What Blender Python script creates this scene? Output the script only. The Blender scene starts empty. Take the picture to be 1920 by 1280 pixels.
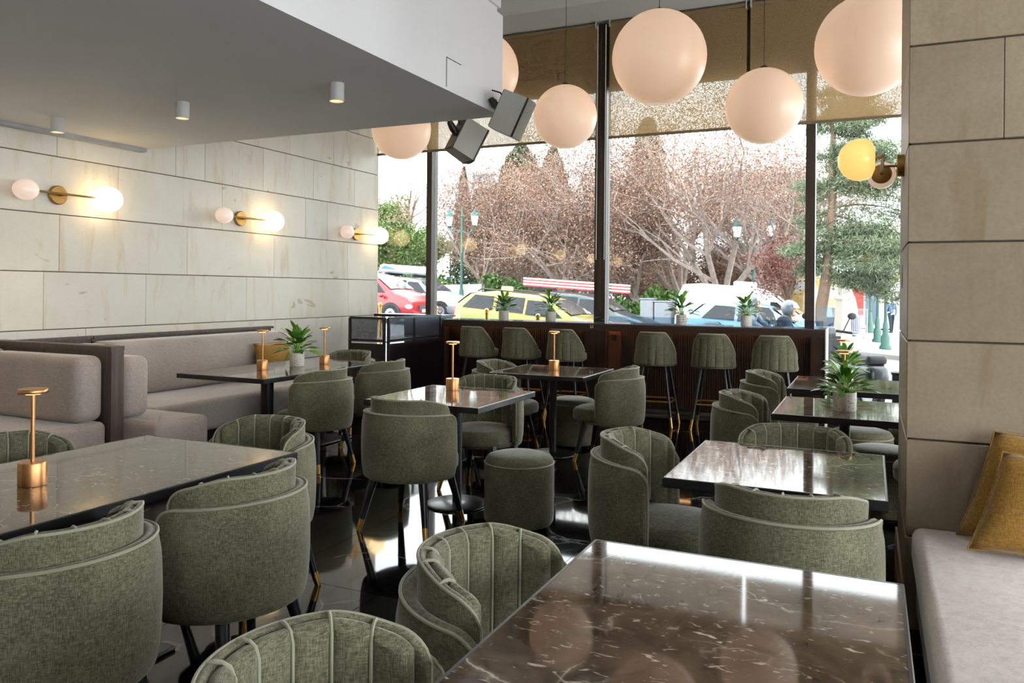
import bpy, bmesh, math, random
import numpy as np
from mathutils import Vector, Matrix, Euler

random.seed(7)
rng = np.random.default_rng(7)
SC = bpy.context.scene
COL = SC.collection
PI = math.pi

# ------------------------------------------------------------------ camera, world, light, exposure
CAM_H = 1.475
FPX = 1480.0
YAW = math.radians(24.5)
ROLL = math.radians(0.5)
cam_d = bpy.data.cameras.new('camera')
cam = bpy.data.objects.new('camera', cam_d)
COL.objects.link(cam)
cam_d.sensor_width = 36.0
cam_d.lens = 36.0 * FPX / 1920.0
cam_d.shift_y = -(640 - 543) / 1920.0
cam_d.clip_start = 0.02
cam_d.clip_end = 400
cam.matrix_world = (Matrix.Translation((0, 0, CAM_H)) @ Matrix.Rotation(YAW, 4, 'Z')
                    @ Matrix.Rotation(PI / 2, 4, 'X') @ Matrix.Rotation(ROLL, 4, 'Z'))
SC.camera = cam

w = bpy.data.worlds.new('overcast_sky')
SC.world = w
w.use_nodes = True
bgn = w.node_tree.nodes['Background']
bgn.inputs['Color'].default_value = (0.93, 0.97, 1.0, 1)
bgn.inputs['Strength'].default_value = 3.4

SC.view_settings.view_transform = 'Standard'
SC.view_settings.look = 'None'
SC.view_settings.gamma = 1.0
SC.view_settings.use_curve_mapping = False
SC.view_settings.exposure = 1.12
try:
    SC.cycles.use_denoising = True
    SC.cycles.max_bounces = 7
    SC.cycles.diffuse_bounces = 3
    SC.cycles.glossy_bounces = 4
    SC.cycles.transparent_max_bounces = 12
    SC.cycles.use_adaptive_sampling = True
    SC.cycles.adaptive_threshold = 0.07
    SC.cycles.adaptive_min_samples = 12
    SC.cycles.sample_clamp_indirect = 6.0
    SC.cycles.caustics_reflective = False
    SC.cycles.caustics_refractive = False
except Exception:
    pass

# ------------------------------------------------------------------ helpers
S_, C_ = math.sin(YAW), math.cos(YAW)

def px_x(px, Y):
    """world X of a point at depth plane Y that the photo shows at pixel column px"""
    r = (px - 960) / FPX
    return Y * (-S_ + r * C_) / (C_ + r * S_)

def px_y(px, X):
    """world Y of a point on plane X at pixel column px"""
    r = (px - 960) / FPX
    return X * (C_ + r * S_) / (-S_ + r * C_)

def px_z(py, X, Y):
    d = -S_ * X + C_ * Y
    r = (C_ * X + S_ * Y) / d
    return CAM_H - (py - 543 - r * FPX * math.tan(ROLL)) * d / FPX

class MB:
    def __init__(self):
        self.v, self.f = [], []
    def grid(self, rows, closed_u=False, closed_v=False, cap=False):
        """rows: list of lists of points"""
        b = len(self.v); n = len(rows); m = len(rows[0])
        for r in rows: self.v.extend([tuple(p) for p in r])
        for i in range(n if closed_v else n - 1):
            i2 = (i + 1) % n
            for j in range(m if closed_u else m - 1):
                j2 = (j + 1) % m
                self.f.append((b + i * m + j, b + i * m + j2, b + i2 * m + j2, b + i2 * m + j))
        if cap:
            self.f.append(tuple(b + j for j in range(m))[::-1])
            self.f.append(tuple(b + (n - 1) * m + j for j in range(m)))
        return self
    def box(self, x0, x1, y0, y1, z0, z1):
        b = len(self.v)
        self.v += [(x0,y0,z0),(x1,y0,z0),(x1,y1,z0),(x0,y1,z0),(x0,y0,z1),(x1,y0,z1),(x1,y1,z1),(x0,y1,z1)]
        for q in ((0,3,2,1),(4,5,6,7),(0,1,5,4),(1,2,6,5),(2,3,7,6),(3,0,4,7)):
            self.f.append(tuple(b + k for k in q))
        return self
    def rbox(self, x0, x1, y0, y1, z0, z1, r=0.02, seg=3, bulge=0.0):
        """rounded box made of stacked rounded-rectangle loops"""
        r = min(r, (x1-x0)/2.01, (y1-y0)/2.01, (z1-z0)/2.01)
        cx, cy = (x0+x1)/2, (y0+y1)/2
        def loop(ins, z, k=1.0):
            pts = []
            rr = max(r - ins, 1e-4) if r > ins else 1e-4
            a0, a1, b0, b1 = x0+ins, x1-ins, y0+ins, y1-ins
            for (ccx, ccy, st) in ((a1-rr, b1-rr, 0), (a0+rr, b1-rr, PI/2), (a0+rr, b0+rr, PI), (a1-rr, b0+rr, 3*PI/2)):
                for q in range(seg+1):
                    an = st + PI/2*q/seg
                    pts.append((cx+(ccx+rr*math.cos(an)-cx)*k, cy+(ccy+rr*math.sin(an)-cy)*k, z))
            return pts
        rows = []
        for q in range(seg+1):
            an = PI/2*q/seg
            rows.append(loop(r*(1-math.sin(an))*0.98, z0 + r*(1-math.cos(an))))
        if bulge:
            for t in (0.25, 0.5, 0.75):
                rows.append(loop(0, z0+r+(z1-z0-2*r)*t, 1+bulge*math.sin(PI*t)))
        for q in range(seg, -1, -1):
            an = PI/2*q/seg
            rows.append(loop(r*(1-math.sin(an))*0.98, z1 - r*(1-math.cos(an))))
        return self.grid(rows, closed_u=True, cap=True)
    def lathe(self, prof, n=24, c=(0,0,0), cap=True, axis='Z'):
        rows = []
        for (r, z) in prof:
            row = []
            for k in range(n):
                a = 2*PI*k/n
                p = (r*math.cos(a), r*math.sin(a), z)
                if axis == 'X': p = (p[2], p[0], p[1])
                if axis == 'Y': p = (p[1], p[2], p[0])
                row.append((c[0]+p[0], c[1]+p[1], c[2]+p[2]))
            rows.append(row)
        return self.grid(rows, closed_u=True, cap=cap)
    def tube(self, pts, r, n=8, cap=True):
        """r: number or list"""
        pts = [Vector(p) for p in pts]
        rs = r if isinstance(r, (list, tuple)) else [r]*len(pts)
        rows = []; prev = None
        for i, p in enumerate(pts):
            t = (pts[min(i+1, len(pts)-1)] - pts[max(i-1, 0)])
            if t.length < 1e-9: t = Vector((0,0,1))
            t.normalize()
            if prev is None:
                up = Vector((0,0,1)) if abs(t.z) < 0.9 else Vector((1,0,0))
                u = t.cross(up).normalized()
            else:
                u = (prev - t*prev.dot(t))
                u = u.normalized() if u.length > 1e-6 else t.orthogonal().normalized()
            prev = u
            vv = t.cross(u)
            rows.append([tuple(p + (u*math.cos(2*PI*k/n) + vv*math.sin(2*PI*k/n))*rs[i]) for k in range(n)])
        return self.grid(rows, closed_u=True, cap=cap)
    def ell(self, c, r, nu=16, nv=10):
        rows = []
        for i in range(nv+1):
            t = -PI/2 + PI*i/nv
            ct = max(math.cos(t), 0.002)
            rows.append([(c[0]+r[0]*ct*math.cos(2*PI*k/nu), c[1]+r[1]*ct*math.sin(2*PI*k/nu), c[2]+r[2]*math.sin(t)) for k in range(nu)])
        return self.grid(rows, closed_u=True, cap=True)
    def prism(self, poly, axis, a0, a1):
        """extrude 2D polygon; axis 'Y': poly in (x,z); 'X': (y,z); 'Z': (x,y)"""
        b = len(self.v); n = len(poly)
        for a in (a0, a1):
            for (p, q) in poly:
                self.v.append({'Y': (p, a, q), 'X': (a, p, q), 'Z': (p, q, a)}[axis])
        self.f.append(tuple(b+k for k in range(n))[::-1]); self.f.append(tuple(b+n+k for k in range(n)))
        for k in range(n):
            k2 = (k+1) % n
            self.f.append((b+k, b+k2, b+n+k2, b+n+k))
        return self
    def xf(self, M):
        self.v = [tuple(M @ Vector(p)) for p in self.v]
        return self
    def mesh(self, name, mat, smooth=True, angle=40):
        me = bpy.data.meshes.new(name)
        me.from_pydata(self.v, [], self.f)
        bm = bmesh.new(); bm.from_mesh(me)
        bmesh.ops.recalc_face_normals(bm, faces=bm.faces)
        if smooth:
            ca = math.radians(angle)
            for f in bm.faces: f.smooth = True
            for e in bm.edges:
                if len(e.link_faces) == 2 and e.calc_face_angle(0) > ca: e.smooth = False
        bm.to_mesh(me); bm.free()
        if mat: me.materials.append(mat)
        return me
    def build(self, name, mat, parent=None, smooth=True, angle=40):
        return obj(name, self.mesh(name, mat, smooth, angle), parent)

def obj(name, me, parent=None):
    o = bpy.data.objects.new(name, me)
    COL.objects.link(o)
    if parent is not None: o.parent = parent
    return o

def tag(o, label=None, cat=None, group=None, kind=None):
    if label: o['label'] = label
    if cat: o['category'] = cat
    if group: o['group'] = group
    if kind: o['kind'] = kind
    return o

def empty(name, loc=(0,0,0), rz=0, label=None, cat=None, group=None, kind=None):
    o = bpy.data.objects.new(name, None)
    o.empty_display_size = 0.1
    COL.objects.link(o)
    o.location = loc; o.rotation_euler = (0, 0, rz)
    return tag(o, label, cat, group, kind)

def copy_tree(o, parent=None):
    c = o.copy(); COL.objects.link(c); c.parent = parent
    for ch in list(o.children): copy_tree(ch, c)
    return c

# ------------------------------------------------------------------ materials
def lin(r, g, b):
    f = lambda c: (c/255/12.92) if c/255 <= 0.04045 else ((c/255+0.055)/1.055)**2.4
    return (f(r), f(g), f(b), 1)

def pset(p, **kw):
    names = {'rough': 'Roughness', 'metal': 'Metallic', 'base': 'Base Color', 'ior': 'IOR', 'alpha': 'Alpha',
             'sheen': 'Sheen Weight', 'sheen_r': 'Sheen Roughness', 'coat': 'Coat Weight', 'coat_r': 'Coat Roughness',
             'spec': 'Specular IOR Level', 'em': 'Emission Color', 'es': 'Emission Strength', 'trans': 'Transmission Weight',
             'sss': 'Subsurface Weight', 'sheen_t': 'Sheen Tint'}
    for k, v in kw.items():
        if names[k] in p.inputs: p.inputs[names[k]].default_value = v

class NT:
    def __init__(self, name):
        self.m = bpy.data.materials.new(name); self.m.use_nodes = True
        self.t = self.m.node_tree; self.n = self.t.nodes
        self.p = self.n['Principled BSDF']; self.out = self.n['Material Output']
    def new(self, typ, **kw):
        x = self.n.new(typ)
        for k, v in kw.items(): setattr(x, k, v)
        return x
    def link(self, a, b): self.t.links.new(a, b)
    def coord(self, kind='Object', scale=(1,1,1), rot=(0,0,0)):
        if kind == 'World':
            c = self.new('ShaderNodeNewGeometry').outputs['Position']
        else:
            c = self.new('ShaderNodeTexCoord').outputs[kind]
        mp = self.new('ShaderNodeMapping')
        mp.inputs['Scale'].default_value = scale; mp.inputs['Rotation'].default_value = rot
        self.link(c, mp.inputs['Vector'])
        return mp.outputs['Vector']
    def noise(self, vec, scale, detail=4, rough=0.55, dist=0.0):
        x = self.new('ShaderNodeTexNoise')
        x.inputs['Scale'].default_value = scale; x.inputs['Detail'].default_value = detail
        x.inputs['Roughness'].default_value = rough; x.inputs['Distortion'].default_value = dist
        self.link(vec, x.inputs['Vector'])
        return x.outputs['Fac']
    def ramp(self, fac, stops):
        x = self.new('ShaderNodeValToRGB')
        el = x.color_ramp.elements
        while len(el) < len(stops): el.new(0.5)
        for e, (p, c) in zip(el, stops): e.position = p; e.color = c
        self.link(fac, x.inputs['Fac'])
        return x.outputs['Color']
    def mix(self, fac, a, b, blend='MIX'):
        x = self.new('ShaderNodeMixRGB', blend_type=blend)
        for i, s in ((0, fac), (1, a), (2, b)):
            if hasattr(s, 'is_output'): self.link(s, x.inputs[i])
            else: x.inputs[i].default_value = s
        return x.outputs['Color']
    def math(self, op, a, b=0.0):
        x = self.new('ShaderNodeMath', operation=op)
        for i, s in ((0, a), (1, b)):
            if hasattr(s, 'is_output'): self.link(s, x.inputs[i])
            else: x.inputs[i].default_value = s
        return x.outputs[0]
    def base(self, c): self.link(c, self.p.inputs['Base Color'])
    def bump(self, h, strength=0.2, dist=0.01):
        b = self.new('ShaderNodeBump'); b.inputs['Strength'].default_value = strength; b.inputs['Distance'].default_value = dist
        self.link(h, b.inputs['Height']); self.link(b.outputs['Normal'], self.p.inputs['Normal'])

def simple(name, col, rough=0.5, metal=0.0, var=0.12, scale=6.0, **kw):
    t = NT(name); pset(t.p, rough=rough, metal=metal, **kw)
    c = lin(*col)
    n = t.noise(t.coord('Object'), scale)
    lo = tuple(max(x*(1-var), 0) for x in c[:3]) + (1,); hi = tuple(min(x*(1+var), 1) for x in c[:3]) + (1,)
    t.base(t.ramp(n, [(0.3, lo), (0.7, hi)]))
    return t.m

def fabric(name, dark, mid, light, weave=260.0, sheen=0.35, blotch=5.0, shc=None, bumpk=0.25):
    t = NT(name); pset(t.p, rough=0.92, sheen=sheen, sheen_r=0.35, spec=0.15)
    if shc: pset(t.p, sheen_t=shc)
    v = t.coord('Object')
    n1 = t.noise(t.coord('Object', (1, 1, 0.18)), weave, 2, 0.6)
    n2 = t.noise(t.coord('Object', (0.18, 0.18, 1)), weave, 2, 0.6)
    n = t.math('MULTIPLY', t.math('ADD', n1, n2), 0.5)
    big = t.noise(v, blotch, 3)
    f = t.math('ADD', t.math('MULTIPLY', n, 0.75), t.math('MULTIPLY', big, 0.25))
    t.base(t.ramp(f, [(0.40, lin(*dark)), (0.5, lin(*mid)), (0.62, lin(*light))]))
    t.bump(n, bumpk, 0.004)
    return t.m

M = {}
M['green'] = fabric('green_chenille', (80, 77, 61), (107, 105, 84), (138, 137, 112), 330, 0.55, bumpk=0.15)
M['piping'] = simple('green_piping', (150, 150, 124), 0.8, sheen=0.4)
M['mauve'] = fabric('taupe_velvet', (164, 151, 143), (183, 170, 161), (199, 187, 179), 240, 0.5, 2.0, bumpk=0.1)
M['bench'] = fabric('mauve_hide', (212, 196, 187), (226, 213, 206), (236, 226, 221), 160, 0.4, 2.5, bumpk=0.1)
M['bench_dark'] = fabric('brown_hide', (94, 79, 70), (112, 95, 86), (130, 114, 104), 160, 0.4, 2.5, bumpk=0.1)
M['mustard'] = fabric('mustard_velvet', (140, 104, 48), (166, 126, 62), (190, 150, 84), 260, 0.4, 4)
M['black_metal'] = simple('black_metal', (22, 23, 27), 0.38, 0.0, coat=0.15)
M['black_wood'] = simple('black_lacquer', (20, 21, 26), 0.3, coat=0.2)
M['brass'] = simple('brushed_brass', (196, 150, 80), 0.32, 1.0, scale=20)
M['copper'] = simple('copper_gold', (206, 150, 100), 0.36, 1.0, scale=20)
M['oldbrass'] = simple('aged_brass', (176, 140, 84), 0.4, 1.0)

def mk_marble(name, dark, mid, vein, sc=3.0, rough=0.06, coord='World', amount=1.0, bump=0.0, fleck=True, coat=0.0):
    t = NT(name); pset(t.p, rough=rough, spec=0.42, coat=coat, coat_r=0.05)
    v = t.coord(coord)
    warp = t.new('ShaderNodeTexNoise'); warp.inputs['Scale'].default_value = sc*1.1; warp.inputs['Detail'].default_value = 5
    t.link(v, warp.inputs['Vector'])
    add = t.new('ShaderNodeVectorMath', operation='MULTIPLY_ADD')
    t.link(warp.outputs['Color'], add.inputs[0]); add.inputs[1].default_value = (0.5/sc*2, 0.5/sc*2, 0.5/sc*2); t.link(v, add.inputs[2])
    vo = t.new('ShaderNodeTexVoronoi', feature='DISTANCE_TO_EDGE'); vo.inputs['Scale'].default_value = sc
    t.link(add.outputs[0], vo.inputs['Vector'])
    line = t.ramp(vo.outputs['Distance'], [(0.0, (0.8,0.8,0.8,1)), (0.014, (0.12,0.12,0.12,1)), (0.05, (0,0,0,1))])
    mask = t.ramp(t.noise(v, sc*0.9, 3), [(0.46, (0,0,0,1)), (0.66, (1,1,1,1))])
    vm = t.math('MULTIPLY', t.math('MULTIPLY', line, mask), amount)
    cloud = t.ramp(t.noise(v, sc*1.7, 6, 0.6, 0.6), [(0.3, lin(*dark)), (0.75, lin(*mid))])
    c = t.mix(vm, cloud, lin(*vein))
    if fleck:
        fl = t.ramp(t.noise(t.coord(coord, (1, 2.2, 1), (0, 0, 0.5)), sc*7, 3, 0.5, 1.2), [(0.62, (0,0,0,1)), (0.74, (0.8,0.8,0.8,1))])
        c = t.mix(fl, c, lin(*vein))
    t.base(c)
    if bump: t.bump(t.noise(v, 3.5, 2), bump, 0.01)
    return t.m
M['table'] = mk_marble('brown_marble', (50, 41, 34), (120, 100, 83), (228, 212, 194), 3.4, 0.05, bump=0.012, coat=0.05)
M['floor'] = mk_marble('black_marble', (7, 8, 11), (20, 22, 27), (200, 202, 208), 1.5, 0.05, amount=1.0, fleck=False)
M['grout'] = simple('dark_grout', (52, 54, 58), 0.8)

def mk_stone(name, base, streak, light, sc=1.0):
    t = NT(name); pset(t.p, rough=0.42, spec=0.35)
    inf = t.new('ShaderNodeObjectInfo')
    v0 = t.new('ShaderNodeNewGeometry').outputs['Position']
    off = t.new('ShaderNodeVectorMath', operation='MULTIPLY_ADD')
    t.link(inf.outputs['Random'], off.inputs[0]); off.inputs[1].default_value = (9, 17, 13); t.link(v0, off.inputs[2])
    def mp(scale, rot=(0, 0, 0)):
        m = t.new('ShaderNodeMapping'); m.inputs['Scale'].default_value = scale; m.inputs['Rotation'].default_value = rot
        t.link(off.outputs[0], m.inputs['Vector']); return m.outputs['Vector']
    big = t.noise(mp((1, 1, 1)), 1.6*sc, 4, 0.6, 0.5)
    st = t.noise(mp((3.2, 3.2, 0.55), (0.25, 0.2, 0)), 2.4*sc, 5, 0.6, 0.8)
    fine = t.noise(mp((1, 1, 1)), 60, 3)
    c = t.ramp(big, [(0.3, lin(*base)), (0.7, lin(*light))])
    c = t.mix(t.ramp(st, [(0.54, (0,0,0,1)), (0.74, (0.65,0.65,0.65,1))]), c, lin(*streak))
    spot = t.ramp(t.noise(mp((0.9, 0.9, 1.6), (0.6, 0, 0)), 4.0, 2, 0.4, 1.0), [(0.73, (0,0,0,1)), (0.76, (0.5,0.5,0.5,1))])
    c = t.mix(spot, c, tuple(x*0.6 for x in lin(*streak)[:3])+(1,))
    tint = t.ramp(inf.outputs['Random'], [(0, (0.93,0.93,0.94,1)), (1, (1.05,1.04,1.0,1))])
    c = t.mix(1.0, c, tint, 'MULTIPLY')
    c = t.mix(0.12, c, t.ramp(fine, [(0.3, (0.2,0.2,0.2,1)), (0.7, (0.8,0.8,0.8,1))]), 'OVERLAY')
    t.base(c); t.bump(fine, 0.05, 0.002)
    return t.m
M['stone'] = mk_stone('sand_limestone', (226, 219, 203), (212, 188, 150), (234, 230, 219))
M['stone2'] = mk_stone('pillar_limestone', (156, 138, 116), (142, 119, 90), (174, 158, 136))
M['joint'] = simple('stone_joint', (92, 84, 72), 0.9)

def mk_wood(name, dark, light, rough=0.4, axis=2, sc=1.0):
    t = NT(name); pset(t.p, rough=rough, spec=0.4)
    s = [18*sc]*3; s[axis] = 0.9*sc
    n = t.noise(t.coord('World', tuple(s)), 2.0, 5, 0.6, 0.3)
    t.base(t.ramp(n, [(0.3, lin(*dark)), (0.7, lin(*light))]))
    t.bump(n, 0.08, 0.003)
    return t.m
M['bar_wood'] = mk_wood('walnut_bar', (40, 27, 21), (66, 46, 36), 0.38, 2)
M['bar_wood_h'] = mk_wood('walnut_counter', (46, 33, 27), (74, 54, 43), 0.35, 0)
M['div_wood'] = mk_wood('greyed_oak', (78, 66, 61), (104, 91, 84), 0.5, 2)
M['frame'] = mk_wood('bronze_frame', (58, 48, 40), (78, 66, 56), 0.4, 2)
M['paint'] = simple('grey_paint', (206, 206, 203), 0.75, var=0.03, scale=1.5)
M['paint_soffit'] = simple('soffit_paint', (224, 223, 222), 0.7, var=0.03, scale=1.5)
M['wall_white'] = simple('white_plaster', (180, 176, 168), 0.8, var=0.04)
M['counter_top'] = simple('grey_counter_stone', (96, 98, 112), 0.12, coat=0.3)

def glow(name, base, em, es, rough=0.35):
    t = NT(name); pset(t.p, rough=rough, base=lin(*base), em=lin(*em), es=es)
    return t.m
M['globe'] = glow('opal_globe', (218, 198, 180), (255, 208, 168), 0.21)
M['sconce_big'] = glow('lit_opal_glass', (245, 235, 215), (255, 220, 160), 2.7, 0.25)
M['sconce_small'] = glow('opal_glass', (240, 228, 220), (255, 216, 190), 0.2, 0.2)
M['sconce_amber'] = glow('amber_glass', (224, 178, 112), (255, 200, 112), 0.46, 0.25)
M['led'] = glow('warm_led', (255, 220, 160), (255, 176, 90), 5.0)
M['bar_led'] = glow('bar_led', (255, 200, 150), (255, 184, 124), 4.5)
M['spot_led'] = glow('downlight_lens', (255, 240, 220), (255, 206, 150), 4.0)

def mk_glass(name, tint, refl=1.0, alpha_mix=None):
    t = NT(name)
    t.n.remove(t.p)
    tr = t.new('ShaderNodeBsdfTransparent'); tr.inputs['Color'].default_value = tint
    gl = t.new('ShaderNodeBsdfGlossy'); gl.inputs['Roughness'].default_value = 0.0
    fr = t.new('ShaderNodeFresnel'); fr.inputs['IOR'].default_value = 1.45
    ms = t.new('ShaderNodeMixShader')
    t.link(t.math('MULTIPLY', fr.outputs[0], refl), ms.inputs[0])
    t.link(tr.outputs[0], ms.inputs[1]); t.link(gl.outputs[0], ms.inputs[2])
    t.link(ms.outputs[0], t.out.inputs['Surface'])
    return t.m
M['glass'] = mk_glass('window_glass', (0.96, 0.98, 0.97, 1), 1.0)
M['glass_blue'] = mk_glass('counter_glass', (0.70, 0.80, 0.88, 1), 1.0)

def mk_blind():
    t = NT('beige_roller_fabric'); t.n.remove(t.p)
    v = t.coord('World')
    n1 = t.noise(t.coord('World', (1, 1, 0.4)), 170, 2, 0.7)
    n2 = t.noise(t.coord('World', (0.4, 1, 1)), 170, 2, 0.7)
    n = t.math('MULTIPLY', n1, n2)
    fac = t.ramp(n, [(0.17, (0.08,0.08,0.08,1)), (0.33, (0.48,0.48,0.48,1))])
    tr = t.new('ShaderNodeBsdfTransparent'); tr.inputs['Color'].default_value = (1, 1, 1, 1)
    di = t.new('ShaderNodeBsdfDiffuse'); di.inputs['Color'].default_value = lin(206, 178, 134)
    tl = t.new('ShaderNodeBsdfTranslucent'); tl.inputs['Color'].default_value = lin(200, 172, 128)
    m1 = t.new('ShaderNodeMixShader'); m1.inputs[0].default_value = 0.55
    t.link(di.outputs[0], m1.inputs[1]); t.link(tl.outputs[0], m1.inputs[2])
    m2 = t.new('ShaderNodeMixShader'); t.link(fac, m2.inputs[0])
    t.link(m1.outputs[0], m2.inputs[1]); t.link(tr.outputs[0], m2.inputs[2])
    t.link(m2.outputs[0], t.out.inputs['Surface'])
    return t.m
M['blind'] = mk_blind()
M['rail'] = simple('blind_rail', (132, 112, 84), 0.5)

def mk_mesh_screen():
    t = NT('perforated_metal'); t.n.remove(t.p)
    v = t.coord('World')
    ch = t.new('ShaderNodeTexVoronoi'); ch.inputs['Scale'].default_value = 260
    t.link(v, ch.inputs['Vector'])
    fac = t.ramp(ch.outputs['Distance'], [(0.50, (0.9,0.9,0.9,1)), (0.56, (0,0,0,1))])
    tr = t.new('ShaderNodeBsdfTransparent'); di = t.new('ShaderNodeBsdfPrincipled')
    di.inputs['Base Color'].default_value = lin(74, 80, 94); di.inputs['Roughness'].default_value = 0.35
    m2 = t.new('ShaderNodeMixShader'); t.link(fac, m2.inputs[0])
    t.link(di.outputs[0], m2.inputs[1]); t.link(tr.outputs[0], m2.inputs[2])
    t.link(m2.outputs[0], t.out.inputs['Surface'])
    return t.m
M['screen'] = mk_mesh_screen()

def mk_terrazzo():
    t = NT('terrazzo_pot'); pset(t.p, rough=0.5)
    vo = t.new('ShaderNodeTexVoronoi'); vo.inputs['Scale'].default_value = 70
    t.link(t.coord('Object'), vo.inputs['Vector'])
    f = t.ramp(vo.outputs['Distance'], [(0.22, (1,1,1,1)), (0.30, (0,0,0,1))])
    sel = t.ramp(vo.outputs['Color'], [(0.45, (0,0,0,1)), (0.5, (1,1,1,1))])
    c = t.mix(t.math('MULTIPLY', f, sel), lin(226, 220, 208), lin(120, 106, 88))
    t.base(c); return t.m
M['pot'] = mk_terrazzo()
M['pot_text'] = simple('pot_print', (70, 64, 56), 0.6)
M['leaf'] = simple('plant_leaf', (84, 136, 48), 0.4, var=0.4, scale=14)
M['leaf2'] = simple('plant_leaf_light', (134, 184, 70), 0.4, var=0.35, scale=14)
M['soil'] = simple('potting_soil', (52, 40, 32), 0.95)
M['spk'] = simple('speaker_shell', (176, 176, 168), 0.55, var=0.05)
M['spk_face'] = simple('speaker_grille', (126, 122, 110), 0.8, var=0.08, scale=40)
M['white_print'] = simple('white_logo', (226, 222, 214), 0.5)
# ------------------------------------------------------------------ room shell
XL, YW, ZC = -6.65, 9.9, 5.0
XR, YB = 4.6, -4.0
XSOF, YSOF, ZSOF = -2.66, 5.62, 2.84

# floor: dark bed with marble tiles on it
fl = MB().box(XL-0.2, XR+0.2, YB-0.2, YW+0.1, -0.12, -0.004).build('floor', M['grout'], smooth=False)
tag(fl, kind='structure')
tw, tl, gp = 0.65, 1.30, 0.0015
tile_me = MB().box(-tw/2+gp, tw/2-gp, -tl/2+gp, tl/2-gp, -0.0039, 0.0).mesh('tile', M['floor'], smooth=False)
ix0 = -2.15 - 7*tw + tw/2
for i in range(18):
    for j in range(11):
        cx, cy = ix0 + i*tw, -3.3 + tl/2 + j*tl
        if cx < XL + 0.2 or cx > XR - 0.2 or cy > YW - 0.3: continue
        if cx > 1.6 and cy < 3: continue
        t = obj('tile', tile_me, fl); t.location = (cx, cy, 0)

# left wall: stone slabs on a backing
y_end = px_y(707, XL)
wl = MB().box(XL-0.35, XL-0.004, YB, y_end, 0, 5.2).build('wall_left', M['joint'], smooth=False)
tag(wl, kind='structure')
zl = [0.0, 0.055, 0.57, 1.085, 1.60, 2.115, 2.63, 3.145, 3.66, 4.175, 4.69, 5.1]
jpx = {3: [80, 272, 461, 652], 4: [-90, 109, 349, 512, 650], 5: [-40, 219, 414, 570, 611], 6: [-30, 103, 326, 381, 490, 585, 662],
       7: [430, 540, 622], 2: [-60, 160, 515], 8: [500, 610, 670], 9: [520, 640], 10: [560, 660]}
for k in range(1, len(zl)-1):
    ys = [px_y(p, XL) for p in jpx.get(k, [])]
    lo = min(ys) if ys else px_y(450, XL)
    back = []
    q = lo
    while q > YB + 1.0:
        q -= 1.45; back.append(max(q, YB))
    ys = sorted(set([round(a, 4) for a in back + ys + [y_end]]))
    for a, b in zip(ys[:-1], ys[1:]):
        if k >= 7 and b < 4.9: continue      # hidden above the soffit
        if b < 0.6: continue
        m = MB().rbox(XL-0.0035, XL+0.012, a+0.0015, b-0.0015, zl[k]+0.004, zl[k+1]-0.004, 0.003, 1)
        m.build('stone_slab', M['stone'], wl, angle=30)
MB().box(XL-0.003, XL+0.012, YB, 0.5, 0, 5.1).build('stone_face', M['stone'], wl, smooth=False)

# wall behind and right-hand wall (glazed, out of frame)
wb = MB().box(XL-0.3, XR+0.3, YB-0.3, YB, 0, 5.2).build('wall_back', M['wall_white'], smooth=False); tag(wb, kind='structure')
wr = MB()
wr.box(XR, XR+0.3, YB, YW+0.2, 3.3, 5.2).box(XR, XR+0.3, YB, YW+0.2, 0, 0.3)
for y in (YB, -0.6, 2.8, 6.3, YW): wr.box(XR, XR+0.3, y-0.12, y+0.12, 0.3, 3.3)
wr = wr.build('wall_right', M['wall_white'], smooth=False); tag(wr, kind='structure')

# ceiling: main slab and a dropped band along the window
ce = MB().box(XL-0.3, XR+0.3, YB-0.3, YW+0.4, ZC+0.12, ZC+0.4).build('ceiling', M['paint'], smooth=False); tag(ce, kind='structure')
MB().box(XL-0.3, XR+0.3, 9.05, YW+0.4, ZC-0.06, ZC+0.125).build('ceiling_band', M['paint'], ce, smooth=False)
# soffit
so = MB().box(XL+0.013, XSOF, YB, YSOF, ZSOF, 3.63).box(XL+0.013, XSOF-0.035, YB, YSOF-0.035, 3.63, 3.69).box(XL+0.013, XSOF-0.012, YB, YSOF-0.012, 3.69, ZC+0.13)
so = so.build('ceiling_soffit', M['paint_soffit'], smooth=False); tag(so, kind='structure')
hat = MB().box(XSOF-0.001, XSOF+0.003, 4.72, 4.725, ZSOF+0.02, ZSOF+0.22).box(XSOF-0.001, XSOF+0.003, 4.72, 4.93, ZSOF+0.22, ZSOF+0.225)
hat.build('access_hatch_seam', M['joint'], so, smooth=False)
cv = MB().box(XL+0.014, XL+0.11, YB, YSOF-0.01, ZSOF-0.035, ZSOF-0.001).build('trim_1', simple('cove_trim', (170, 172, 174), 0.5), smooth=False)
tag(cv, kind='structure')

# stone pillar on the right
PX, PY, PX1, PY1 = 0.142, 3.87, 1.35, 4.91
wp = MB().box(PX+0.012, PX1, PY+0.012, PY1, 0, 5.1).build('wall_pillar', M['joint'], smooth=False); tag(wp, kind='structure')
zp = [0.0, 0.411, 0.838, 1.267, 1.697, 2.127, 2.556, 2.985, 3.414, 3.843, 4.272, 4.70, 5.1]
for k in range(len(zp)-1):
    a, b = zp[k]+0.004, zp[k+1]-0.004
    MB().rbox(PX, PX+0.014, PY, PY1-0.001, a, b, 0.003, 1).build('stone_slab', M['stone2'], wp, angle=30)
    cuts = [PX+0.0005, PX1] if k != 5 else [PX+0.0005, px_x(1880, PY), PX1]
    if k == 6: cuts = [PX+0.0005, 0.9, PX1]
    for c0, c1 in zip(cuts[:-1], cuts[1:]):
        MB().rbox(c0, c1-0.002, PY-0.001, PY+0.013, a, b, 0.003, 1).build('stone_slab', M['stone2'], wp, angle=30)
sw = MB().rbox(PX-0.004, PX+0.001, 4.45, 4.53, 1.50, 1.62, 0.002, 1).build('light_switch', M['wall_white'], wp)
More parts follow.
